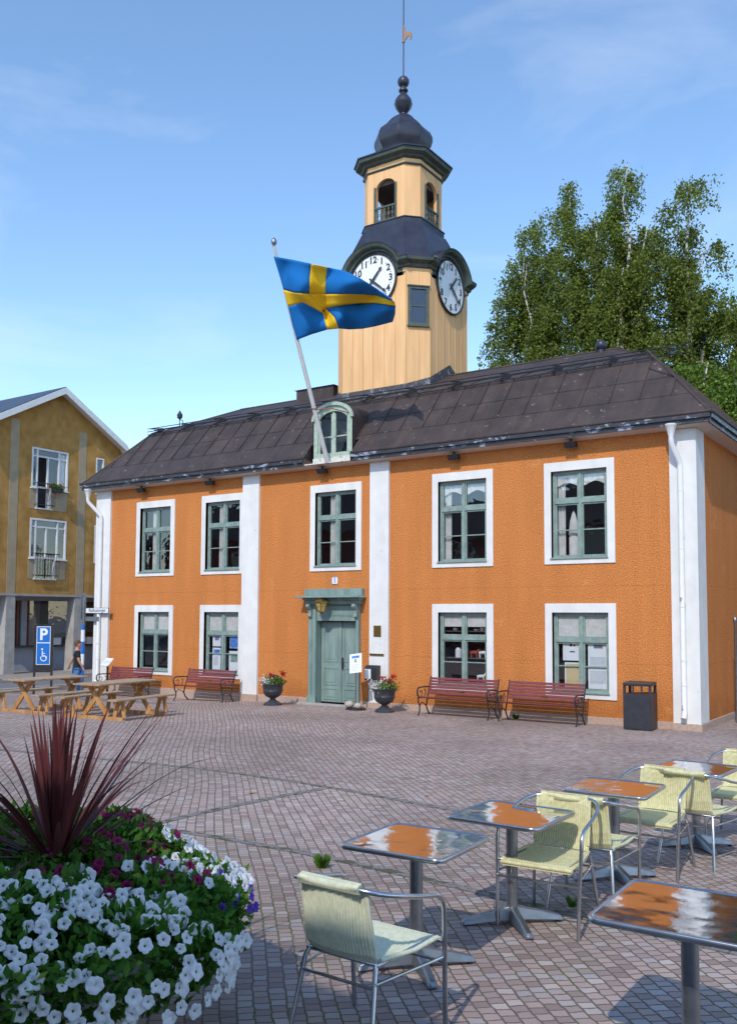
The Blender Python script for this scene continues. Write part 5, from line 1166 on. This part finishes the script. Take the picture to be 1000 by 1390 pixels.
def arc(p, q, c, n=6):  # quadratic curve
    p, q, c = Vector(p), Vector(q), Vector(c); return [tuple(p.lerp(c, k / n).lerp(c.lerp(q, k / n), k / n)) for k in range(n + 1)]
def chair(label, x, y, rz, wm='wicker', group='woven aluminium cafe chairs'):
    t = thing('cafe_chair', label, 'chair', (x, y, zg(x, y)), rz, group)   # faces -Y
    r = .0125
    def side(s):
        p = [(s * .27, -.27, 0), (s * .275, -.255, .30), (s * .285, -.235, .55)]
        p += arc((s * .285, -.232, .58), (s * .285, -.13, .675), (s * .285, -.225, .665), 5) + [(s * .283, .0, .70)]
        return p + arc((s * .28, .08, .72), (s * .16, .285, .775), (s * .275, .27, .765), 7)
    path = side(-1) + [(0, .30, .78)] + side(1)[::-1]
    m_ = MB(); m_.tube(path, r, 10); fr_ = m_.build('frame', 'alu', t, smooth=True, sharp=70)
    for s in (-1, 1):
        q = MB(); q.tube([(s * .19, .19, .43), (s * .20, .21, .40), (s * .235, .30, 0)], .0115, 8); q.build('rear_leg', 'alu', t, smooth=True, sharp=70)
    q = MB(); q.tube([(-.274, -.262, .33), (.274, -.262, .33)], .008, 8)
    for s in (-1, 1): q.tube([(s * .274, -.255, .36), (s * .21, .225, .36)], .008, 8)
    q.tube([(-.21, .225, .34), (.21, .225, .34)], .008, 8)
    q.build('stretcher', 'alu', t, smooth=True)
    q = MB(); q.tube([(-.275, -.245, .43), (-.21, -.24, .435), (-.20, .19, .43), (.20, .19, .43), (.21, -.24, .435), (.275, -.245, .43)], .010, 8); q.build('seat_rail', 'alu', t, smooth=True)
    # woven strip: seat and back as ribbed surfaces
    def weave(name, prof, hw, n=24, thick=.010):
        vs = []; nn = len(prof)
        for j, (yy, zz, w_) in enumerate(prof):
            for i in range(2 * n + 1):
                u = i / (2 * n); xx = (-1 + 2 * u) * w_; e = .006 if i % 2 else 0
                a = prof[max(0, j - 1)]; b = prof[min(nn - 1, j + 1)]; d = Vector((0, b[0] - a[0], b[1] - a[1])).normalized(); nv = Vector((0, d.z, -d.y))
                bow = (1 - (2 * u - 1) ** 2); pnt = Vector((xx, yy, zz)) + nv * (-e)
                if name == 'backrest': pnt.y += .035 * bow
                vs.append(tuple(pnt))
        k = 2 * n + 1; mb = MB(); mb.add(vs, [(j * k + i, j * k + i + 1, (j + 1) * k + i + 1, (j + 1) * k + i) for j in range(nn - 1) for i in range(2 * n)])
        o = mb.build(name, wm, t, recalc=False); md = o.modifiers.new('t', 'SOLIDIFY'); md.thickness = thick; md.offset = 0; return o
    weave('backrest', [(.262, .778, .168), (.245, .74, .178), (.235, .66, .185), (.225, .56, .185), (.205, .48, .190), (.175, .447, .195)], .19)
    weave('seat', [(.172, .444, .195), (.10, .436, .215), (-.05, .432, .235), (-.20, .440, .24), (-.245, .442, .24), (-.275, .43, .235), (-.28, .405, .23)], .22)
    q = MB()
    q.tube([(x_, .2975 + .0 - .02 * abs(x_ / .19) ** 2 * .8, .779) for x_ in [-.168 + .336 * k / 12 for k in range(13)]], .021, 10)
    for k in range(30): xx = -.165 + .33 * k / 29; q.tube([(xx, .275, .80), (xx, .31, .787), (xx, .315, .765), (xx, .28, .755)], .005, 4)
    for s in (-1, 1): q.tube([(s * .185, .262, .77), (s * .187, .232, .62), (s * .19, .20, .48)], .011, 7); q.tube([(s * .24, -.245, .443), (s * .235, -.05, .437), (s * .20, .17, .447)], .012, 7)
    q.tube([(-.24, -.275, .425), (.24, -.275, .425)], .014, 8); q.build('woven_edge', wm, t, smooth=True, sharp=70)
    return t
chair('woven cafe chair in the shade, tinted grey-green for it, nearest the camera, back turned', 19.74, -15.58, PI + R(-2), 'wickershade')
chair('yellow woven chair tucked behind the second nearest table, facing the camera', 19.76, -13.42, R(3))
chair('yellow woven chair between the nearest yellow chair and the third table, back turned', 19.82, -12.83, PI + R(4))
chair('yellow woven chair behind the third table, facing the camera', 19.90, -11.62, R(-2))
chair('yellow woven chair with its back turned, in front of the farthest table', 20.12, -11.10, PI + R(-6))
chair('yellow woven chair behind the farthest table, cut by the right picture edge', 20.22, -9.95, R(3))

# ------------------------------------------------------------------ planter with petunias and cordyline
PC = Vector((18.50, -16.46, zg(18.5, -16.4)))
t = thing('planter', 'round grey concrete planter bowl at the lower left, brimming with flowers', 'planter', PC)
q = MB(); q.lathe([(.42, 0), (.45, .05), (.40, .12), (.52, .25), (.70, .42), (.80, .50), (.84, .51), (.84, .56), (.79, .57), (.74, .50), (.02, .48)], 48); q.build('bowl', 'concrete', t, smooth=True, sharp=35)
q = MB(); q.lathe([(.76, .50), (.6, .60), (.3, .68), (.01, .70)], 32); q.build('soil', 'soil', t, smooth=True)
def edge(a): return 1 + .045 * math.sin(3 * a + 1) + .035 * math.sin(7 * a) + .02 * math.sin(13 * a + 2)
def mound(r, x=0, y=0):
    bump_ = .022 * math.sin(9 * x + 3 * y) + .022 * math.sin(11 * y - 4 * x + 1)
    if r < .93: return bump_ + mound0(r, x, y)
    return mound0(r, x, y)
def mound0(r, x=0, y=0):
    if r >= .93: return .58
    cf = (x * tcv.x + y * tcv.y)
    return .62 + .20 * (1 - (r / .93) ** 3) + .19 * max(0, -cf + .1) * (1 - (r / .95) ** 6)
rg = np.random.default_rng(9); rng = rg
tc_ = (CAM - PC).xy.normalized(); tcv = Vector((tc_.x, tc_.y, 0))
F1 = thing('petunia_plants', 'mass of white trumpet petunias spilling over the planter rim', 'flowers', PC)
n = 15000; rr2 = np.sqrt(rg.random(n)) * .90; aa = rg.random(n) * 2 * PI; hh = np.array([mound(r, r * math.cos(q), r * math.sin(q)) for r, q in zip(rr2, aa)]) - rg.random(n) ** 1.5 * .17 + np.sin(aa * 7 + rr2 * 11) * .02
ed = 1 + .045 * np.sin(3 * aa + 1) + .035 * np.sin(7 * aa) + .02 * np.sin(13 * aa + 2); rr2 = rr2 * (1 + (ed - 1) * (rr2 / .9) ** 2)
pts = np.stack([rr2 * np.cos(aa), rr2 * np.sin(aa), hh], 1)
n2 = 5000; a2 = rg.random(n2) * 2 * PI; z2 = rg.random(n2); r2 = .93 - .12 * z2 + rg.normal(size=n2) * .03; pts2 = np.stack([r2 * np.cos(a2), r2 * np.sin(a2), .62 - z2 * .30], 1)
leafcloud('foliage', 'petleaf', np.concatenate([pts, pts2]), .028, F1, elong=2.0, drop=-.6)
def blossom_mesh(name, size, pet, ruff=.12, throat=True):
    me_v = []; me_f = []; ns = 30; mi = []
    rad = [0, .10, .16, .5, .8, 1.0]; hz_ = [-.95, -.5, -.20, .02, .10, .03]
    for j, (a, h) in enumerate(zip(rad, hz_)):
        for k in range(ns):
            th = 2 * PI * k / ns; lobe = 1 + (.09 * math.cos(5 * th) - .03 * math.cos(10 * th)) * (a ** 2); wv = (ruff * math.sin(5 * th * 2 + 1) * .5 + ruff * random.uniform(-.5, .5) * .6) * a ** 3
            me_v.append((a * lobe * math.cos(th) * size / 2, a * lobe * math.sin(th) * size / 2, (h + wv - .10 * a * abs(math.cos(2.5 * th + .8))) * size / 2))
    for j in range(len(rad) - 1):
        for k in range(ns): me_f.append((j * ns + k, j * ns + (k + 1) % ns, (j + 1) * ns + (k + 1) % ns, (j + 1) * ns + k)); mi.append(1 if (j < 1 + 0 and throat) else (1 if j == 1 and throat else 0))
    me = bpy.data.meshes.new(name); me.from_pydata(me_v, [], me_f); me.materials.append(M[pet]); me.materials.append(M['petthroat'])
    me.polygons.foreach_set('material_index', mi); me.shade_smooth(); return me
random.seed(3)
BW = [blossom_mesh('blossom', .060, 'petwhite') for _ in range(5)]; BM = [blossom_mesh('blossom', .058, 'petmag', .35, False) for _ in range(3)]; BP = [blossom_mesh('blossom', .048, 'petpur', .3, False) for _ in range(2)]
def put(meshes, parent, x, y, z, nrm, sc):
    o = bpy.data.objects.new('blossom', random.choice(meshes)); COL.objects.link(o); o.parent = parent
    q = Vector(nrm).to_track_quat('Z', 'Y') @ Matrix.Rotation(random.uniform(0, 6.28), 3, 'Z').to_quaternion(); o.rotation_mode = 'QUATERNION'; o.rotation_quaternion = q; o.location = (x, y, z); o.scale = (sc * random.uniform(.82, 1.05), sc, sc * random.choice((1, 1, 1.2, 2.4)))
F2 = thing('petunia_plants', 'dark magenta petunias massed in the middle of the planter', 'flowers', PC); F3 = thing('petunia_plants', 'few small violet flowers on the right rim of the planter', 'flowers', PC)
tc_ = (CAM - PC).xy.normalized(); tcv = Vector((tc_.x, tc_.y, 0)); rt = Vector((tc_.y * -1, tc_.x, 0)) * -1
rtv = Vector((r_.x, r_.y, 0)).normalized()
placed = []
def scatter(n, fn, sep):
    out = []; tries = 0
    while len(out) < n and tries < 20000:
        tries += 1; a = random.uniform(0, 2 * PI); r = math.sqrt(random.random()) * .99; r *= 1 + (edge(a) - 1) * r * r * .9; p = Vector((r * math.cos(a), r * math.sin(a), 0)); cr_ = p.dot(rtv); cf = p.dot(tcv)
        if not fn(r, cr_, cf): continue
        if any((p - q).length < sep for q in placed + out): continue
        out.append(p)
    return out
def zone(r, cr_, cf):
    if cf > .50 - .12 * math.sin(cr_ * 5): return True
    if cf > .2: return random.random() < .10            # front ring
    if cr_ > .45 and r > .55: return True
    return r > .84 and random.random() < .8
W_all = scatter(290, zone, .034)
W_all.sort(key=lambda p: (p - Vector((tcv.x, tcv.y, 0)) * 2).length)
def surf(p):
    r = p.length; z = mound(min(r, .925), p.x, p.y) + random.uniform(.0, .035)
    nrm = Vector((p.x * .9, p.y * .9, .55)); 
    nrm += tcv * .55 + Vector((random.uniform(-.35, .35), random.uniform(-.35, .35), random.uniform(-.1, .3)))
    if r > .93: z -= (r - .93) * 1.2
    return z, nrm
front = W_all[:100]; rest = W_all[100:]
for p in front: z, nrm = surf(p); put(BW, F1, p.x, p.y, z, nrm, random.uniform(.7, 1.12))
# hanging lower blossoms on the front side
rest_pts = [(p, *surf(p)) for p in rest]
for k in range(110):
    a = random.uniform(-1.35, 1.25); d = tcv * math.cos(a) + rtv * math.sin(a); dz = random.uniform(.04, .26); rr3 = .95 - dz * .25
    rest_pts.append((d * rr3, .62 - dz, d * 1.2 + Vector((random.uniform(-.3, .3), random.uniform(-.3, .3), random.uniform(0, .5)))))
import bmesh
bmh = bmesh.new()
for p, z, nrm in rest_pts:
    me = random.choice(BW); q = Vector(nrm).to_track_quat('Z', 'Y') @ Matrix.Rotation(random.uniform(0, 6.28), 3, 'Z').to_quaternion()
    mt = Matrix.Translation((p.x, p.y, z)) @ q.to_matrix().to_4x4() @ Matrix.Scale(random.uniform(.85, 1.15), 4)
    nv0 = len(bmh.verts); bmh.from_mesh(me); bmh.verts.ensure_lookup_table()
    for v in bmh.verts[nv0:]: v.co = mt @ v.co
me = bpy.data.meshes.new('blossoms'); bmh.to_mesh(me); bmh.free(); me.materials.append(M['petwhite']); me.materials.append(M['petthroat'])
o = bpy.data.objects.new('blossoms', me); COL.objects.link(o); o.parent = F1; o['kind'] = 'stuff'
placed = []
for p in scatter(90, lambda r, c, g: r < .78 and g < .52 and (c > -.1 or random.random() < .3), .04):
    z = mound(p.length, p.x, p.y) + random.uniform(-.01, .04); put(BM, F2, p.x, p.y, z, Vector((p.x, p.y, .8)) + tcv * .7, random.uniform(.75, 1.1))
for p in scatter(12, lambda r, c, g: r > .80 and c > .6 and g > .1 and g < .5, .03):
    z = mound(min(.92, p.length)) + .0; put(BP, F3, p.x * 1.03, p.y * 1.03, z - .02, Vector((p.x, p.y, .3)) + tcv * .5, random.uniform(.8, 1.1))
# cordyline
CD = thing('cordyline', 'spiky dark red cordyline rising from the middle of the planter', 'cordyline', PC + Vector((.045, .03, .80)))
rdc = random.Random(12); lv = MB()
def blade(az, tilt, ln, w0, droop):
    d = Vector((math.cos(az), math.sin(az), 0)); sdv = Vector((-d.y, d.x, 0)); pts = []; p = Vector((0, 0, 0)) + d * .02; ang = tilt; n_ = 9
    for k in range(n_ + 1):
        pts.append(p.copy()); step = ln / n_; p = p + (d * math.sin(ang) + Vector((0, 0, math.cos(ang)))) * step; ang += droop * (k / n_) ** 1.5
    vs = []
    for k, q in enumerate(pts):
        u = k / n_; w = w0 * min(1, .45 + 2.2 * u) * (1 - u ** 2.2) ** .9 + .0006; dd = (pts[min(k + 1, n_)] - pts[max(k - 1, 0)]).normalized(); up = dd.cross(sdv)
        vs += [tuple(q + sdv * w), tuple(q - up * w * .35), tuple(q - sdv * w)]
    lv.add(vs, [(3 * k, 3 * k + 1, 3 * k + 4, 3 * k + 3) for k in range(n_)] + [(3 * k + 1, 3 * k + 2, 3 * k + 5, 3 * k + 4) for k in range(n_)])
for k in range(28): blade(rdc.uniform(0, 2 * PI), rdc.uniform(.02, .40), rdc.uniform(.58, .80), rdc.uniform(.014, .021), rdc.uniform(0, .12))
for k in range(40): blade(rdc.uniform(0, 2 * PI), rdc.uniform(.40, 1.1), rdc.uniform(.6, .92), rdc.uniform(.011, .017), rdc.uniform(.02, .3))
for k in range(16): blade(rdc.uniform(0, 2 * PI), rdc.uniform(1.0, 1.35), rdc.uniform(.4, .65), rdc.uniform(.012, .017), rdc.uniform(.1, .5))
lv.build('leaf_blades', 'cordy', CD, recalc=False, smooth=True, sharp=180)
q = MB(); q.lathe([(.035, -.15), (.03, .03), (.01, .06)], 10); q.build('stem', 'twig', CD)

# small stray things on the paving
def tuft(x, y, r, n, lab):
    t = thing('grass_tuft', lab, 'grass tuft', (x, y, zg(x, y))); mb = MB(); rr = random.Random(int(x * 100))
    for k in range(n):
        a = rr.uniform(0, 2 * PI); q = rr.uniform(0, r * .5); x0, y0 = q * math.cos(a), q * math.sin(a); h = rr.uniform(.04, .11) * r / .07; b = rr.uniform(0, 2 * PI); e = r * .7
        x1, y1 = x0 + e * math.cos(a) * .8, y0 + e * math.sin(a) * .8; mb.add([(x0 - .003 * math.sin(b), y0 + .003 * math.cos(b), 0), (x0 + .003 * math.sin(b), y0 - .003 * math.cos(b), 0), ((x0 + x1) / 2 + .002, (y0 + y1) / 2, h * .7), (x1, y1, h)], [(0, 1, 2), (0, 2, 3)])
    mb.build('blades', M['gblade'], t, recalc=False)
M['gblade'] = leafmat('grass_blade', (.06, .15, .015), (.16, .30, .03))
tuft(17.71, -13.22, .075, 320, 'bright green grass tuft between the setts left of the cafe tables')
tuft(15.0 - 1.6, -.25, .09, 160, 'small weed at the foot of the wall between the two right benches')
tuft(19.74, -13.0, .05, 90, 'little tuft of moss and grass under the yellow chairs')
M['fall'] = mat('fallen_leaf', (.45, .20, .03), rough=.7)
for k, (x, y, lb_) in enumerate(((15.05, -11.05, 'small yellow fallen leaf on the setts, left of its twin'), (16.75, -9.9, 'small yellow fallen leaf on the setts in the middle of the square'), (18.0, -11.9, 'small orange fallen leaf on the setts near the first cafe table'))):
    mb = MB(); mb.add([(-.05, 0, .004), (-.01, .03, .012), (.05, .005, .006), (.0, -.03, .014)], [(0, 1, 2, 3)]); o = mb.build('fallen_leaf', 'fall', recalc=False); o.location = (x, y, zg(x, y) + .003); o.rotation_euler = (0, 0, k * 1.3); tag(o, lb_, 'fallen leaf', 'fallen leaves on the square')

# ------------------------------------------------------------------ unseen houses behind and beside the camera, some added to shape the light
def backhouse(name, label, x0, x1, y0, y1, h, hr, face, m, winc=6):
    t = thing(name, label, 'house', ((x0 + x1) / 2, (y0 + y1) / 2, zg((x0 + x1) / 2, y1)))
    hx, hy = (x1 - x0) / 2, (y1 - y0) / 2; q = MB(); q.box(-hx, hx, -hy, hy, -1, h); q.build('wall', m, t)
    q = MB()
    if hx > hy: q.add([(-hx - .4, -hy - .4, h), (hx + .4, -hy - .4, h), (hx + .4, hy + .4, h), (-hx - .4, hy + .4, h), (-hx - .4, 0, h + hr), (hx + .4, 0, h + hr)], [(0, 1, 5, 4), (2, 3, 4, 5), (1, 2, 5), (3, 0, 4), (0, 3, 2, 1)])
    else: q.add([(-hx - .4, -hy - .4, h), (-hx - .4, hy + .4, h), (hx + .4, hy + .4, h), (hx + .4, -hy - .4, h), (0, -hy - .4, h + hr), (0, hy + .4, h + hr)], [(0, 1, 5, 4), (2, 3, 4, 5), (1, 2, 5), (3, 0, 4), (0, 3, 2, 1)])
    q.build('roof', 'roof', t)
    for k in range(winc):
        for z in (1.0, 4.2):
            if z + 1.7 > h: continue
            q = MB(); g = MB()
            if face == 'y': u = -hx + (k + .5) * 2 * hx / winc; q.box(u - .6, u + .6, hy - .02, hy + .05, z, z + 1.6); g.quad((u - .5, hy + .055, z + .1), (u + .5, hy + .055, z + .1), (u + .5, hy + .055, z + 1.5), (u - .5, hy + .055, z + 1.5))
            else: u = -hy + (k + .5) * 2 * hy / winc; q.box(-hx - .05, -hx + .02, u - .6, u + .6, z, z + 1.6); g.quad((-hx - .055, u - .5, z + .1), (-hx - .055, u + .5, z + .1), (-hx - .055, u + .5, z + 1.5), (-hx - .055, u - .5, z + 1.5))
            w_ = q.build('window', 'whitepaint', t); g.build('pane', 'tglass', w_, recalc=False)
M['tglass'] = mat('dark_pane', (.03, .035, .045), rough=.06, spec=.8)
backhouse('cafe_house', 'unseen pale cafe house added to shade the foreground and bounce light into it', 14.5, 36, -31, -22.3, 6.2, 2.4, 'y', 'whitepaint', 6)  # added out of view as occluder for the foreground, pale walls for bounce
backhouse('cafe_house', 'dark red wooden house on the near side of the square', -4, 14, -31, -22.2, 6.0, 2.6, 'y', 'cafe', 6)
backhouse('corner_house', 'unseen dark red house on the near left, darkened for the window reflections', -26, -6, -34, -24, 6.6, 3.0, 'y', 'cafe', 6)  # out of view, walls coloured dark so the hall's panes reflect dark
backhouse('side_sky_blocker', 'added unseen grey house that blocks sky light from the hall side wall', 22.5, 32, 1.5, 18, 6.5, 2.5, 'x', 'concrete', 5)  # added out of view to cut the sky light on the hall's side wall
